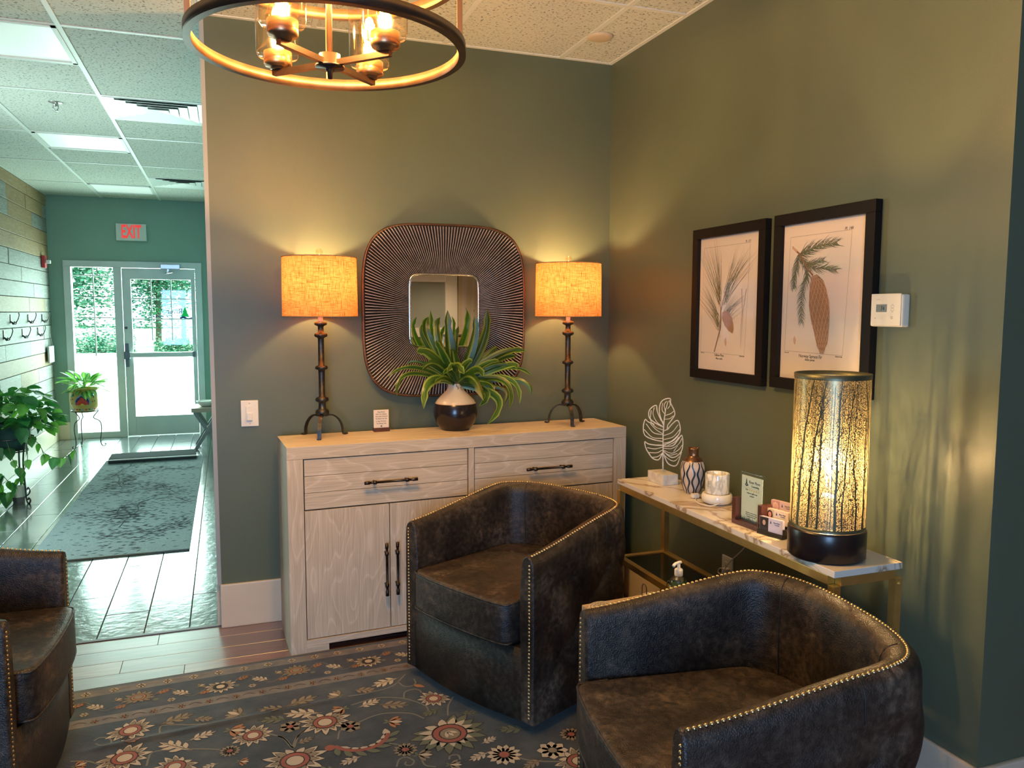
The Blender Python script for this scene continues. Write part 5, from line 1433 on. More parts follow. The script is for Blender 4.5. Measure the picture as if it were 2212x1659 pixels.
# candle on its warmer
t = thing('candle_warmer', 'round white electric candle warmer with its cord on the console', 'candle warmer', (1.745, 2.412, .7605))
bm = bmesh.new(); lathe(bm, [(0, .0035), (.045, .0035), (.053, .008), (.0565, .022), (.055, .034), (.050, .040), (.046, .0385), (0, .0385)], 40); mk('dish', bm, mat('gloss_white', (.74, .71, .62), .12), t)
bm = bmesh.new(); lathe(bm, [(0, 0), (.043, 0), (.043, .0045), (0, .0045)], 30); mk('foot', bm, mat('foot_grey', (.2, .2, .19), .5), t)
bm = bmesh.new(); tube(bm, spline([(-.02, -.05, .012), (-.062, -.05, .006), (-.075, .0, .004), (-.062, .045, .004), (-.04, .075, .004), (-.03, .09, .006)], 5), .0022, 6); tube(bm, spline([(.03, -.045, .03), (.045, -.062, .03), (.05, -.08, .005), (.1, -.10, .004)], 5), .0018, 6); mk('cord', bm, mat('cord_white', (.66, .62, .54), .5), t)
mk('plug', BB(-.045, -.018, .085, .105, .001, .018, b=.004), mat('cord_white', (0, 0, 0)), t)
t = thing('candle_jar', 'candle in a mottled white glass jar on the white warmer', 'candle', (1.745, 2.412, .7998))
mt_ = noisy('mottled_glass', [(.40, (.50, .50, .43)), (.55, (.84, .82, .72))], scale=(3, 3, 1), ns=26., detail=3., rough=.12)
bm = bmesh.new(); lathe(bm, [(0, 0), (.041, 0), (.0435, .003), (.044, .071), (.0425, .074), (.041, .071), (.0405, .052)], 36); mk('jar', bm, mt_, t)
bm = bmesh.new(); lathe(bm, [(0, .050), (.0403, .050)], 36); w_ = mk('wax', bm, mat('wax_cream', (.72, .66, .52), .5), t)
bm = bmesh.new(); tube(bm, [(0, 0, .05), (0, 0, .058)], .001, 5); mk('wick', bm, M_black, w_)
bm = bmesh.new()
for i in range(5):
    z = .022+.006*i; ribbon(bm, [(0, 0), (1, 0)], .01) if False else None
    for s in range(2):
        a0, a1 = R(186+s*9), R(192+s*9+(i % 2)*2); r_ = .0446
        v_ = [bm.verts.new((r_*math.cos(a0), r_*math.sin(a0), z)), bm.verts.new((r_*math.cos(a1), r_*math.sin(a1), z)), bm.verts.new((r_*math.cos(a1), r_*math.sin(a1), z+.002)), bm.verts.new((r_*math.cos(a0), r_*math.sin(a0), z+.002))]; bm.faces.new(v_)
mk('jar_print', bm, mat('print_grey', (.2, .19, .16), .7), t)

def facing_x(o, x, y, z, rz=0.):
    """local X -> world -y, local Y -> up, local Z -> world -x (into the room), then turned by rz"""
    m_ = Matrix(((0, 0, -1), (-1, 0, 0), (0, 1, 0))).to_4x4()
    m_ = Matrix.Rotation(rz, 4, 'Z') @ m_; m_.translation = Vector((x, y, z))
    o.matrix_world = m_
# review sign
t = thing('counter_sign', 'upright paper sign in clear acrylic held by a U-shaped walnut stand', 'sign', (0, 0, 0)); facing_x(t, 1.658, 2.172, .7605, R(4))
mk('stand', BB(0, .142, 0, .014, -.022, .022, b=.002), M_walnut, t)
for u in (0, .124): mk('post', BB(u, u+.018, .0141, .088, -.022, .022, b=.002), M_walnut, t)
ac = mk('acrylic_sheet', BB(.0185, .1235, .0145, .178, -.006, .006, b=.001), M_acrylic, t)
pp = mk('paper', B(.0215, .120, .0155, .166, -.0008, .0008), mat('sign_paper', (.66, .70, .60), .6), t)
M_navy = mat('logo_navy', (.02, .05, .11), .6); M_pg = mat('logo_green', (.03, .10, .05), .6); M_star = mat('star_gold', (.70, .48, .16), .5)
zt = .0012
text('lettering', 'River Pines', .0135, M_navy, pp, (.083, .147, zt), (0, 0, 0), sx=.88)
text('lettering', 'Counseling', .0095, M_navy, pp, (.086, .1345, zt), (0, 0, 0), sx=.85)
bm = bmesh.new(); flatpoly(bm, [(.040, .138), (.050, .138), (.047, .147), (.048, .147), (.045, .160), (.042, .147), (.043, .147)], zt); mk('pine_emblem', bm, M_pg, pp)
bm = bmesh.new(); flatpoly(bm, [(.0375, .139), (.0385, .134), (.044, .131), (.052, .133), (.054, .137), (.050, .139), (.044, .1355), (.040, .138)], zt); mk('river_emblem', bm, M_navy, pp)
bm = bmesh.new(); box(bm, .022, .1195, .1265, .1269, zt-.0003, zt); mk('rule', bm, mat('rule_grey', (.3, .33, .3), .7), pp)
text('lettering', 'Your', .008, M_ink, pp, (.047, .1205, zt), (0, 0, 0), sx=.8)
bm = bmesh.new()
for k in range(5):
    cx_ = .0605+.0105*k; flatpoly(bm, [(cx_+(.0045 if i % 2 == 0 else .0019)*math.sin(PI*i/5), .1205+(.0045 if i % 2 == 0 else .0019)*math.cos(PI*i/5)) for i in range(10)], zt)
mk('star', bm, M_star, pp)
text('lettering', 'review is a gift to our', .0072, M_ink, pp, (.072, .110, zt), (0, 0, 0), sx=.8)
text('lettering', 'practice!', .0072, M_ink, pp, (.072, .101, zt), (0, 0, 0), sx=.8)
for k, s in enumerate(['Scan here to leave your kind', 'review so that others can find', 'the help that they need.']): text('lettering', s, .0052, M_ink, pp, (.0707, .0445-.0062*k, zt), (0, 0, 0), sx=.86)
bm = bmesh.new(); pts = [(.0215, .0158)]; q = random.Random(15); x_ = .0215
while x_ < .117:
    h_ = q.uniform(.004, .013)*(1.2-(x_-.02)*4); pts += [(x_, .019), (x_+.0022, .019+max(.003, h_)), (x_+.0044, .019)]; x_ += .0046
pts.append((.1198, .0158)); flatpoly(bm, pts, zt); mk('treeline', bm, mat('treeline_dark', (.02, .035, .03), .7), pp)
# business cards
t = thing('card_holder', 'black three-tier holder for business cards beside the tall lamp', 'card holder', (0, 0, 0)); facing_x(t, 1.634, 2.034, .7605, R(14))
mk('base', BB(0, .095, 0, .006, -.085, .0, b=.001), M_black, t)
for k in range(3):
    mk('tier', BB(.0, .095, .0061, .014+.022*k, -.006-.027*k, -.001-.027*k, b=.001), M_black, t)
    mk('divider', BB(.0, .003, .0061, .03+.022*k, -.026-.027*k, -.0065-.027*k, b=.0008), M_black, t)
    mk('divider', BB(.092, .095, .0061, .03+.022*k, -.026-.027*k, -.0065-.027*k, b=.0008), M_black, t)
desc = [('front', (.030, .028, .028), (.52, .50, .62), 'dark haired person in dark clothes', (.02, .015, .015), (.45, .30, .24)), ('middle', (.50, .40, .28), (.62, .52, .46), 'smiling brown haired person', (.05, .02, .015), (.60, .26, .18)), ('rear', (.45, .22, .20), (.52, .38, .40), 'fair haired person', (.62, .42, .28), (.62, .32, .26))]
for k, (nm, bgc, cc, who, hair, skin) in enumerate(desc):
    o = thing('business_cards', 'business cards with portrait of a %s, %s tier' % (who, nm), 'business cards', (0, 0, 0), group='business cards in the black holder'); facing_x(o, 1.634, 2.034, .7605, R(14))
    u0, v0, zf = .004, .0065+.0225*k+(.0005), -.0075-.027*k
    st = mk('card_stack', BB(u0, u0+.087, v0, v0+.05, zf-.012, zf, b=.0008), mat('card_edge_'+nm, cc, .55), o)
    bm = bmesh.new(); flatpoly(bm, [(u0+.001, v0+.001), (u0+.034, v0+.001), (u0+.034, v0+.049), (u0+.001, v0+.049)], zf+.0003); mk('portrait_ground', bm, mat('portrait_'+nm, bgc, .5), st)
    cx_, cy_ = u0+.018, v0+.031
    Mt = Mo(cx_, cy_, 0, .018)
    for nm2, pts_, cmt, dz in (('hair', [(-.55, -.9), (-.62, 0), (-.45, .6), (0, .85), (.45, .6), (.62, 0), (.55, -.9)], hair, .0006), ('shoulders', [(-.9, -1.7), (-.8, -1.0), (-.3, -.7), (.3, -.7), (.8, -1.0), (.9, -1.7)], (.03, .03, .035) if k == 0 else (.5, .25, .22), .0007), ('face', [(.34*math.cos(2*PI*i/12), .48*math.sin(2*PI*i/12)+.05) for i in range(12)]+[], skin, .0009)):
        bm = bmesh.new(); flatpoly(bm, [Mt(*p) for p in pts_], zf+dz); mk(nm2, bm, mat('card_%s_%s' % (nm2, nm), cmt, .6), st)
    text('lettering', 'River Pines', .0062, M_navy, st, (u0+.065, v0+.038, zf+.0004), (0, 0, 0), sx=.85)
    text('lettering', 'Counseling', .0042, M_navy, st, (u0+.066, v0+.032, zf+.0004), (0, 0, 0), sx=.9)
    bm = bmesh.new(); flatpoly(bm, [(u0+.040, v0+.033), (u0+.046, v0+.033), (u0+.043, v0+.044)], zf+.0004); mk('pine_emblem', bm, M_navy, st)

# perforated tree lamp
TX, TY, TZ = 1.682, 1.780, .7605
t = thing('tree_lamp', 'tall cylindrical lamp with cut-out bare tree pattern on a black base', 'lamp', (TX, TY, TZ))
bm = bmesh.new(); lathe(bm, [(0, 0), (.101, 0), (.1075, .006), (.108, .08), (.1055, .086), (.101, .088), (0, .088)], 56); mk('lamp_base', bm, mat('base_black_satin', (.012, .008, .009), .28), t)
def perforated():
    mt = bpy.data.materials.new('perforated_metal'); mt.use_nodes = True
    nt = mt.node_tree; b = nt.nodes['Principled BSDF']; b.inputs['Metallic'].default_value = .7; b.inputs['Roughness'].default_value = .32; b.inputs['Base Color'].default_value = (.26, .22, .12, 1)
    mp = coords(mt, (1, 1, .8)); v = N(mt, 'ShaderNodeTexVoronoi', i_Scale=480., feature='DISTANCE_TO_EDGE'); L(mt, mp, 0, v, 'Vector')
    gt = N(mt, 'ShaderNodeMath', operation='GREATER_THAN'); gt.inputs[1].default_value = .20; L(mt, v, 'Distance', gt, 0)
    tr = N(mt, 'ShaderNodeBsdfTransparent'); mx = N(mt, 'ShaderNodeMixShader'); L(mt, gt, 0, mx, 0); L(mt, b, 0, mx, 1)
    # frosted liner seen through the holes
    tl = N(mt, 'ShaderNodeBsdfTranslucent'); tl.inputs[0].default_value = (.95, .78, .50, 1)
    m2 = N(mt, 'ShaderNodeMixShader'); m2.inputs[0].default_value = .06; L(mt, tr, 0, m2, 1); L(mt, tl, 0, m2, 2)
    L(mt, m2, 0, mx, 2); L(mt, mx, 0, nt.nodes['Material Output'], 0)
    return mt
SR, S0, S1 = .1025, .088, .530
bm = bmesh.new(); lathe(bm, [(SR, S0), (SR, S1)], 96); sh = mk('perforated_shade', bm, perforated(), t, normals=False)
M_lm = noisy('shade_metal', [(.3, (.07, .075, .045)), (.7, (.15, .15, .09))], ns=10., rough=.4, metal=.6)
bm = bmesh.new(); lathe(bm, [(SR+.001, S1-.014), (SR+.002, S1), (SR-.001, S1+.001), (SR-.003, S1-.012)], 64); mk('top_band', bm, M_lm, sh)
bm = bmesh.new(); lathe(bm, [(SR+.001, S0), (SR+.0015, S0+.010), (SR-.001, S0+.010)], 64); mk('lower_band', bm, M_lm, sh)
q = random.Random(77)
def strip(bm, pts, r=SR+.0012):
    """pts: (arc length u, z, width)"""
    prev = None
    for u, z, wd in pts:
        a = u/SR; da = wd/2/SR
        cur = [bm.verts.new((r*math.cos(a-da), r*math.sin(a-da), z)), bm.verts.new((r*math.cos(a+da), r*math.sin(a+da), z))]
        if prev: bm.faces.new([prev[0], prev[1], cur[1], cur[0]])
        prev = cur
CIR = 2*PI*SR
ntree = 20
for k in range(ntree):
    bm = bmesh.new(); u0 = CIR*k/ntree+q.uniform(-.01, .01); u = u0; z = S0+.008; wd = q.uniform(.003, .0105); lean = q.uniform(-.05, .05)
    top_ = S1-.012 if q.random() < .55 else q.uniform(.3, .5)
    pts = []; n_ = 16
    for i in range(n_+1):
        f = i/n_; zz = z+(top_-z)*f; u = u0+lean*f*f+.0012*math.sin(i*1.3+k); pts.append((u, zz, wd*(1-.75*f)+.0008))
        if 2 < i < n_-1 and q.random() < .75:
            s = q.choice([-1, 1]); ln = q.uniform(.03, .085)*(1-.4*f); a_ = q.uniform(.25, .7)
            br = [(u+s*ln*j/5*math.sin(a_)*(1+.2*j/5), zz+ln*j/5*math.cos(a_)*(.7+.12*j), wd*.45*(1-f*.5)*(1-j/5)+.0005) for j in range(6)]
            br = [p for p in br if p[1] < S1-.01]
            if len(br) > 1: strip(bm, br)
            if len(br) > 3 and q.random() < .6:
                bu, bz, bw = br[2]; b2 = [(bu-s*.004*j, bz+.010*j, .0016*(1-j/4)+.0004) for j in range(4)]; b2 = [p for p in b2 if p[1] < S1-.01]
                if len(b2) > 1: strip(bm, b2)
    strip(bm, pts); mk('tree_silhouette', bm, M_lm, sh, normals=False)
bm = bmesh.new()
for k in range(110):
    u0 = q.uniform(0, CIR); strip(bm, [(u0+.001*math.sin(i), S0+.01+(S1-S0-.03)*q.uniform(.97, 1.)*i/8, .0011) for i in range(9)])
tag(mk('thin_trunk', bm, M_lm, sh, normals=False), kind='stuff')
bm = bmesh.new(); lathe(bm, [(.018, .088), (.018, .17), (.014, .18), (0, .18)], 16); mk('socket', bm, mat('socket_white', (.6, .6, .55), .4), t)
bm = bmesh.new(); lathe(bm, [(.012, .18), (.014, .195), (.028, .225), (.033, .25), (.028, .28), (.012, .298), (0, .30)], 20); mk('bulb_glass', bm, glass_mat('bulb_clear', (1, .93, .8), .05, .03), t)
bm = bmesh.new()
for k in range(4):
    a = PI*k/2; tube(bm, [(.006*math.cos(a), .006*math.sin(a), .20), (.014*math.cos(a), .014*math.sin(a), .275)], .0022, 6)
mk('filament', bm, mat('filament_glow', (1, .8, .4), .4, emis=(1., .66, .28), es=35.), t)
light('tree_lamp_light', 'POINT', (TX, TY, TZ+.245), 75., (1., .66, .32), .012)

# cord to the outlet, outlet
t = thing('power_cord', 'white power cord hanging behind the console to the wall outlet', 'cord', (0, 0, 0))
bm = bmesh.new(); tube(bm, spline([(1.862, 2.40, .765), (1.885, 2.40, .74), (1.90, 2.43, .64), (1.93, 2.48, .56), (1.925, 2.57, .47), (1.94, 2.64, .40), (1.955, 2.69, .385), (1.95, 2.67, .41), (1.962, 2.645, .405)], 7), .0022, 6); mk('wire', bm, mat('cord_white', (0, 0, 0)), t)
mk('plug', BB(1.950, 1.9745, 2.632, 2.66, .386, .415, b=.004), mat('cord_white', (0, 0, 0)), t)
t = thing('wall_outlet', 'cream wall outlet low on the right wall behind the console', 'outlet', (0, 0, 0)); facing_x(t, XR-.0005, 2.695, .343)
mk('plate', BB(0, .072, 0, .116, 0, .006, b=.003), M_ivory, t)
for v in (.038, .078):
    rc = mk('receptacle', BB(.021, .051, v-.014, v+.014, .0061, .008, b=.003), M_ivory, t)
    for u in (.030, .042): mk('slot', B(u-.001, u+.001, v-.006, v+.004, .0081, .0083), M_black, rc)

# light switch
t = thing('light_switch', 'cream dimmer light switch on the back wall left of the sideboard', 'light switch', (.151, D-.0005, .996))
mk('plate', BB(-.038, .038, -.006, 0, -.060, .060, b=.003), M_ivory, t)
mk('rocker', BB(-.016, .010, -.010, -.0061, -.034, .034, b=.002), M_ivory, t)
mk('paddle', BB(-.013, .012, -.017, -.0101, -.032, .004, b=.003), M_ivory, t)
for z in (-.047, .047):
    bm = bmesh.new(); lathe(bm, [(0, .0015), (.003, .001), (.0035, 0)], 10, M=Matrix.Translation((0, -.006, z)) @ Matrix.Rotation(R(90), 4, 'X')); mk('screw', bm, M_trim, t)
# thermostat
t = thing('thermostat', 'cream wall thermostat reading 74 beside the larger framed print', 'thermostat', (0, 0, 0)); facing_x(t, XR-.0005, 1.925, 1.42)
mk('housing', BB(0, .122, .0, .098, 0, .028, b=.006), mat('thermo_cream', (.74, .70, .58), .35), t)
mk('cover_edge', BB(.004, .118, .004, .1005, .0281, .032, b=.003), mat('thermo_cream', (0, 0, 0)), t)
sc2 = mk('screen', BB(.025, .066, .045, .068, .0321, .0328, b=.001), mat('lcd_grey', (.10, .12, .10), .2), t)
text('digits', '74', .019, mat('lcd_ink', (.015, .02, .018), .4), sc2, (.050, .0555, .0330), (0, 0, 0), sx=.8)
bm = bmesh.new()
for s, y0 in ((1, .061), (-1, .052)):
    ribbon(bm, [(.082, y0), (.088, y0+s*.008), (.094, y0)], .0009, .0323)
ribbon(bm, [(.082, .0565), (.094, .0565)], .0009, .0323)
ribbon(bm, [(.087+.0035*math.cos(2*PI*i/12), .028+.0035*math.sin(2*PI*i/12)) for i in range(13)], .0008, .0323)
ribbon(bm, [(.022+.001*math.cos(2*PI*i/8), .026+.001*math.sin(2*PI*i/8)) for i in range(9)], .001, .0323); ribbon(bm, [(.025, .083), (.04, .0835)], .0006, .0323)
mk('button_marks', bm, M_ink, t)

# ------------------------------------------------------------------ framed botanical prints
def frame(name_label, yL, z0, wd, ht):
    t = thing('framed_print', name_label, 'picture', (0, 0, 0), group='botanical prints on the right wall'); facing_x(t, XR-.0005, yL, z0)
    fw, dp = .040, .028
    for a in ((0, wd, 0, fw), (0, wd, ht-fw, ht), (0, fw, fw+.0002, ht-fw-.0002), (wd-fw, wd, fw+.0002, ht-fw-.0002)):
        mk('frame_bar', BB(a[0], a[1], a[2], a[3], 0, dp, b=.002), mat('frame_black', (.006, .005, .005), .5, spec=.2), t)
    p = mk('paper', B(fw-.004, wd-fw+.004, fw-.004, ht-fw+.004, .008, .012), mat('print_paper', (.78, .68, .58), .75), t)
    mk('glass', B(fw-.003, wd-fw+.003, fw-.003, ht-fw+.003, .0165, .0185), M_picglass, t)
    return t, p
M_need = mat('needle_olive', (.16, .15, .06), .8); M_need2 = mat('needle_tan', (.30, .23, .12), .8); M_need3 = mat('needle_green', (.10, .125, .07), .8); M_twig = mat('twig_brown', (.26, .14, .08), .8); M_cone = mat('cone_brown', (.40, .20, .10), .8); M_cline = mat('cone_outline', (.62, .40, .26), .8); M_cline2 = mat('cone_shadow_line', (.15, .06, .03), .8); M_rule = mat('print_rule', (.33, .28, .22), .8)
zp = .0123
# smaller print: long needled pine
W1, H1 = .484, .629
t, p = frame('black framed print of a long-needled pine twig, farther from the thermostat', 2.934, 1.183, W1, H1)
def f1(x, y):
    u = (x-100)/520; top = 328-95*u; bot = 1385+55*u
    u = u*(.93+.07*u) if u > 0 else u
    return (u*W1, (1-(y-top)/(bot-top))*H1)
def rib(bm, pts, wd, f, z, tp=False, mi=0): ribbon(bm, [f(*q_) for q_ in pts], wd, z, mi, None, tp)
bm = bmesh.new(); rc_ = [(175, 452), (510, 402), (490, 1222), (163, 1200), (175, 452)]
for a, b in zip(rc_, rc_[1:]): rib(bm, [a, b], .0012, f1, zp)
mk('border_line', bm, M_rule, p)
q = random.Random(41); bmA = bmesh.new(); bmB = bmesh.new()
def tuft(cx_, cy_, a0, a1, l0, l1, n, f, curl=0.):
    for k in range(n):
        a = R(a0+(a1-a0)*k/(n-1)+q.uniform(-1.5, 1.5)); l = q.uniform(l0, l1); sx, sy = cx_+q.uniform(-10, 10), cy_+q.uniform(-60, 60)
        pts = [(sx+l*j/4*math.sin(a+curl*j/4), sy-l*j/4*math.cos(a+curl*j/4)) for j in range(5)]
        rib(bmA if q.random() < .6 else bmB, pts, .0021, f, zp+.0002+q.random()*.0002, True)
tuft(310, 800, -28, 2, 290, 400, 34, f1, -.03)
tuft(345, 800, 5, 34, 280, 400, 34, f1, .05)
tuft(300, 980, -42, -8, 200, 300, 30, f1, -.1)
tuft(350, 960, 18, 48, 110, 210, 26, f1, .05)
tuft(310, 1040, -18, 20, 60, 140, 12, f1)
tag(mk('needle_drawing', bmA, M_need, p, normals=False), kind='stuff'); tag(mk('needle_drawing', bmB, M_need2, p, normals=False), kind='stuff')
bm = bmesh.new(); rib(bm, [(275, 1200), (300, 1100), (318, 1020), (318, 900), (335, 820), (360, 740)], .006, f1, zp+.0004); rib(bm, [(320, 900), (305, 830), (300, 780)], .003, f1, zp+.0004); mk('twig_drawing', bm, M_twig, p)
def cone_draw(f, axis, widths, cols_, rows_n, sc_=1., nm='cone_drawing', zz=zp+.0006):
    """axis: list of (x, y); widths per axis point; draws the body and scale outlines"""
    bm = bmesh.new(); Lf, Rg = [], []
    k = len(axis)
    for i, ((x, y), w_) in enumerate(zip(axis, widths)):
        d_ = Vector((axis[min(i+1, k-1)][0]-axis[max(i-1, 0)][0], axis[min(i+1, k-1)][1]-axis[max(i-1, 0)][1])).normalized(); n_ = Vector((-d_.y, d_.x))
        Lf.append((x+n_.x*w_, y+n_.y*w_)); Rg.append((x-n_.x*w_, y-n_.y*w_))
    for i in range(k-1):
        flatpoly(bm, [f(*Lf[i]), f(*Lf[i+1]), f(*Rg[i+1]), f(*Rg[i])], zz)
    body = mk(nm, bm, M_cone, p, normals=False)
    b1 = bmesh.new(); b2 = bmesh.new()
    def pt(s, v):
        i = min(int(s*(k-1)), k-2); u = s*(k-1)-i
        l_ = Vector(Lf[i]).lerp(Vector(Lf[i+1]), u); r_ = Vector(Rg[i]).lerp(Vector(Rg[i+1]), u); return l_.lerp(r_, (v+1)/2)
    for r_ in range(rows_n):
        s0, s1 = r_/rows_n, (r_+1)/rows_n
        for c_ in range(cols_+1):
            v0 = -1+2*(c_+.5*(r_ % 2)-.5)/cols_
            a, m_, b = pt(max(s0, 0), v0), pt(min(s1*.999+.0, .999), max(-1, min(1, v0+1/cols_))), pt(max(s0, 0), v0+2/cols_)
            if v0 < -1.05 or v0+2/cols_ > 1.3: continue
            cl = lambda P: P
            a = pt(s0, max(-1, min(1, v0))); b = pt(s0, max(-1, min(1, v0+2/cols_)))
            c1 = a.lerp(m_, .6)+Vector((0, 4*sc_)); c2 = b.lerp(m_, .6)+Vector((0, 4*sc_))
            ribbon(b1, [f(*a), f(*c1), f(*m_), f(*c2), f(*b)], .0014*sc_, zz+.0003)
            ribbon(b2, [f(a[0], a[1]+5*sc_), f(c1[0], c1[1]+5*sc_), f(m_[0], m_[1]+5*sc_)], .0008*sc_, zz+.0002)
    tag(mk('cone_scale_lines', b1, M_cline, p, normals=False), kind='stuff'); tag(mk('cone_shade_lines', b2, M_cline2, p, normals=False), kind='stuff')
cone_draw(f1, [(345, 902), (355, 925), (368, 960), (383, 1000), (397, 1035), (408, 1056)], [14, 30, 36, 30, 20, 3], 4, 9, .7)
bm = bmesh.new(); rib(bm, [(462, 735), (470, 900), (462, 1050), (466, 1170)], .003, f1, zp+.0003, True); rib(bm, [(492, 735), (475, 900), (470, 1050), (464, 1160)], .0025, f1, zp+.0004, True); mk('long_needle_drawing', bm, M_twig, p)
bm = bmesh.new(); flatpoly(bm, [f1(*a) for a in [(362, 1090), (350, 1110), (352, 1140), (364, 1160), (367, 1130)]], zp+.0003); mk('seed_drawing', bm, M_cline, p)
text('caption', 'Yellow Pine.', .0155, M_ink, p, (*f1(313, 1224), zp), (0, 0, 0), sx=.9); text('caption', 'Pinus mitis.', .012, M_ink, p, (*f1(313, 1248), zp), (0, 0, 0), sx=.9, shear=.35)
text('caption', 'Pl. 137.', .012, M_ink, p, (*f1(496, 393), zp), (0, 0, 0), shear=.3)
text('caption', 'Bessa del.', .006, M_ink, p, (*f1(180, 1206), zp), (0, 0, 0)); text('caption', 'Gabriel sculp.', .006, M_ink, p, (*f1(475, 1226), zp), (0, 0, 0))
# larger print: spruce cone
W2, H2 = .478, .627
t, p = frame('black framed print of a spruce branch with a big brown cone, nearer the thermostat', 2.402, 1.187, W2, H2)
def f2(x, y):
    u = (x-665)/740; top = 225-130*u; bot = 1455+85*u
    u = u*(.93+.07*u)
    return (u*W2, (1-(y-top)/(bot-top))*H2)
bm = bmesh.new(); rc_ = [(787, 373), (1243, 310), (1212, 1222), (765, 1190), (787, 373)]
for a, b in zip(rc_, rc_[1:]): rib(bm, [a, b], .0012, f2, zp)
mk('border_line', bm, M_rule, p)
bmA = bmesh.new(); bmB = bmesh.new(); bmT = bmesh.new()
def sprig(pts, l, n, taper_=True):
    sp = spline([Vector((a, b, 0)) for a, b in pts], 6)
    rib(bmT, [(v_.x, v_.y) for v_ in sp], .0028, f2, zp+.0002, True)
    for k in range(n):
        u = k/n*(len(sp)-1.01); i = int(u); P_ = sp[i].lerp(sp[i+1], u-i); d_ = (sp[i+1]-sp[i]).normalized(); th = math.atan2(d_.y, d_.x)
        for s in (-1, 1):
            a = th+s*R(q.uniform(34, 62)); ll = l*q.uniform(.75, 1.1)*(1-.35*(k/n)**3)
            pts2 = [(P_.x+ll*j/3*math.cos(a-s*.12*j), P_.y+ll*j/3*math.sin(a-s*.12*j)) for j in range(4)]
            rib(bmA if q.random() < .7 else bmB, pts2, .0030, f2, zp+.0003+q.random()*.0003, True)
sprig([(870, 490), (940, 460), (1040, 420), (1150, 405)], 92, 36)
sprig([(870, 490), (920, 560), (1000, 590), (1080, 585), (1150, 600)], 74, 32)
sprig([(930, 560), (1000, 545), (1060, 530)], 60, 15)
sprig([(860, 490), (850, 570), (830, 660), (828, 740)], 64, 32)
sprig([(880, 510), (930, 600), (930, 660), (900, 760), (895, 880), (903, 990)], 76, 48)
tag(mk('needle_drawing', bmA, M_need3, p, normals=False), kind='stuff'); tag(mk('needle_drawing', bmB, M_need, p, normals=False), kind='stuff')
rib(bmT, [(808, 440), (830, 462), (870, 490), (940, 600), (980, 640)], .007, f2, zp+.0008); mk('twig_drawing', bmT, M_twig, p, normals=False)
bm = bmesh.new(); flatpoly(bm, [f2(*a) for a in [(806, 434), (850, 462), (842, 476), (804, 452)]], zp+.001); mk('cut_twig_drawing', bm, M_cline, p)
cone_draw(f2, [(990, 640), (1010, 690), (1022, 760), (1032, 850), (1045, 950), (1058, 1050), (1066, 1130), (1066, 1205)], [22, 52, 66, 76, 70, 54, 42, 12], 5, 15, 1.4)
bm = bmesh.new(); flatpoly(bm, [f2(*a) for a in [(848, 1080), (838, 1105), (845, 1140), (856, 1145), (862, 1110)]], zp+.0003); mk('seed_drawing', bm, M_cline, p)
text('caption', 'Norway Spruce Fir', .0165, M_ink, p, (*f2(980, 1232), zp), (0, 0, 0), sx=.9); text('caption', 'Abies picea', .012, M_ink, p, (*f2(975, 1257), zp), (0, 0, 0), sx=.9, shear=.35)
text('caption', 'Pl. 146', .014, M_ink, p, (*f2(1222, 300), zp), (0, 0, 0), shear=.3)
text('caption', 'Bessa del.', .006, M_ink, p, (*f2(785, 1203), zp), (0, 0, 0)); text('caption', 'Gabriel sculp.', .006, M_ink, p, (*f2(1188, 1230), zp), (0, 0, 0))

# ------------------------------------------------------------------ chandelier
cx_, cy_, cz = .326, 2.09, 2.115
t = thing('chandelier', 'round bronze ring chandelier with four glass cylinder lights', 'chandelier', (cx_, cy_, cz))
RR_ = .345
def ring(z, h_, nm, par):
    bm = bmesh.new(); n_ = 96; o1 = []
    for i in range(n_):
        a = 2*PI*i/n_; c_, s_ = math.cos(a), math.sin(a)
        o1.append([bm.verts.new((r_*c_, r_*s_, zz)) for r_, zz in ((RR_, z), (RR_, z+h_), (RR_-.018, z+h_), (RR_-.018, z))])
    for i in range(n_):
        a, b = o1[i], o1[(i+1) % n_]
        for j in range(4):
            f = bm.faces.new([a[j], a[(j+1) % 4], b[(j+1) % 4], b[j]]); f.material_index = 1 if j == 2 else 0; f.smooth = j in (0, 2)
    return mk(nm, bm, [M_bronze, M_copper], par)
ring(0, .028, 'lower_ring', t); ring(.20, .028, 'upper_ring', t)
for k in range(4):
    a = R(-6+90*k); c_, s_ = math.cos(a), math.sin(a); r_ = RR_-.010
    bm = bmesh.new(); tube(bm, [(r_*c_, r_*s_, .028), (r_*c_, r_*s_, .20)], .01, flat=(.006, .014), up=(c_, s_, 0)); mk('upright', bm, M_copper, t)
    bm = bmesh.new(); tube(bm, [(r_*c_, r_*s_, .228), (r_*c_*.1, r_*s_*.1, .52)], .004, 8); mk('hanging_rod', bm, M_bronze, t)
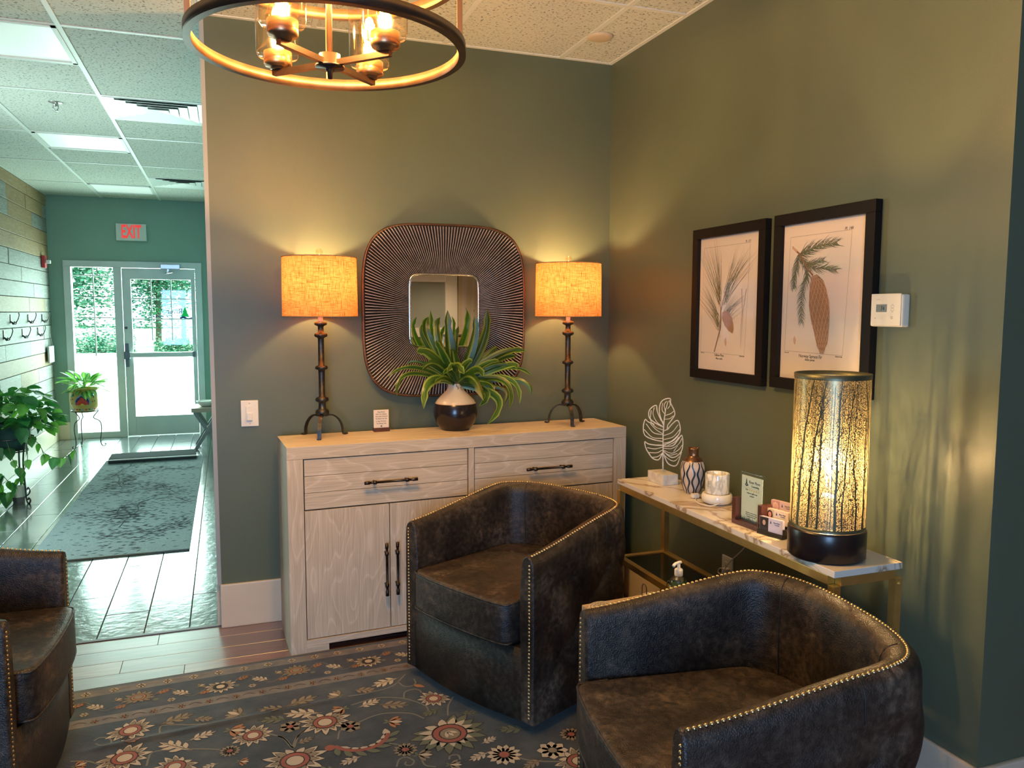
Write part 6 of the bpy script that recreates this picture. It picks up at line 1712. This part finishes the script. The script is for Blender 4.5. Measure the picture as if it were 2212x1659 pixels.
bm = bmesh.new(); lathe(bm, [(0, -.030), (.006, -.029), (.007, -.012), (.011, -.010), (.011, -.004), (.036, -.003), (.037, .002), (.027, .004), (.027, .030), (.012, .032), (0, .032)], 32, M=Matrix.Translation((0, 0, -.034))); mk('hub', bm, M_bronze, t)
bm = bmesh.new(); tube(bm, [(0, 0, -.004), (0, 0, .60)], .0075, 12); mk('stem', bm, M_copper, t)
bm = bmesh.new(); lathe(bm, [(0, .595), (.06, .60), (.065, .625), (0, .625)], 28); mk('canopy', bm, M_bronze, t)
for k in range(4):
    a = R(44+90*k); c_, s_ = math.cos(a), math.sin(a); al = .185
    bm = bmesh.new(); tube(bm, [(.02*c_, .02*s_, -.026), (al*c_, al*s_, -.026)], .01, flat=(.014, .014), up=(0, 0, 1)); am = mk('arm', bm, M_bronze, t)
    M_ = Matrix.Translation((al*.92*c_, al*.92*s_, -.019))
    bm = bmesh.new(); lathe(bm, [(0, 0), (.020, 0), (.022, .006), (.033, .008), (.036, .014), (.036, .044), (.030, .046), (0, .046)], 28, M=M_); mk('socket_cup', bm, noisy('antique_brass', [(.3, (.30, .16, .08)), (.7, (.46, .26, .13))], ns=14., rough=.35, metal=.9), am)
    bm = bmesh.new(); lathe(bm, [(.030, .030), (.050, .032), (.055, .042), (.056, .20)], 36, M=M_); mk('glass_cylinder', bm, M_lampglass, am)
    bm = bmesh.new(); lathe(bm, [(.012, .046), (.014, .06), (.026, .10), (.030, .13), (.022, .16), (0, .175)], 18, M=M_); mk('bulb', bm, glass_mat('amber_bulb', (1, .80, .45), .05, .03), am)
    bm = bmesh.new()
    for j in range(5):
        b_ = 2*PI*j/5; tube(bm, [M_ @ Vector((.006*math.cos(b_), .006*math.sin(b_), .07)), M_ @ Vector((.014*math.cos(b_), .014*math.sin(b_), .145))], .0016, 5)
    mk('filament', bm, mat('amber_filament', (1, .7, .3), .4, emis=(1., .50, .16), es=60.), am)
    light('bulb_light', 'POINT', (cx_+al*.92*c_, cy_+al*.92*s_, cz+.11), 42., (1., .70, .40), .02)
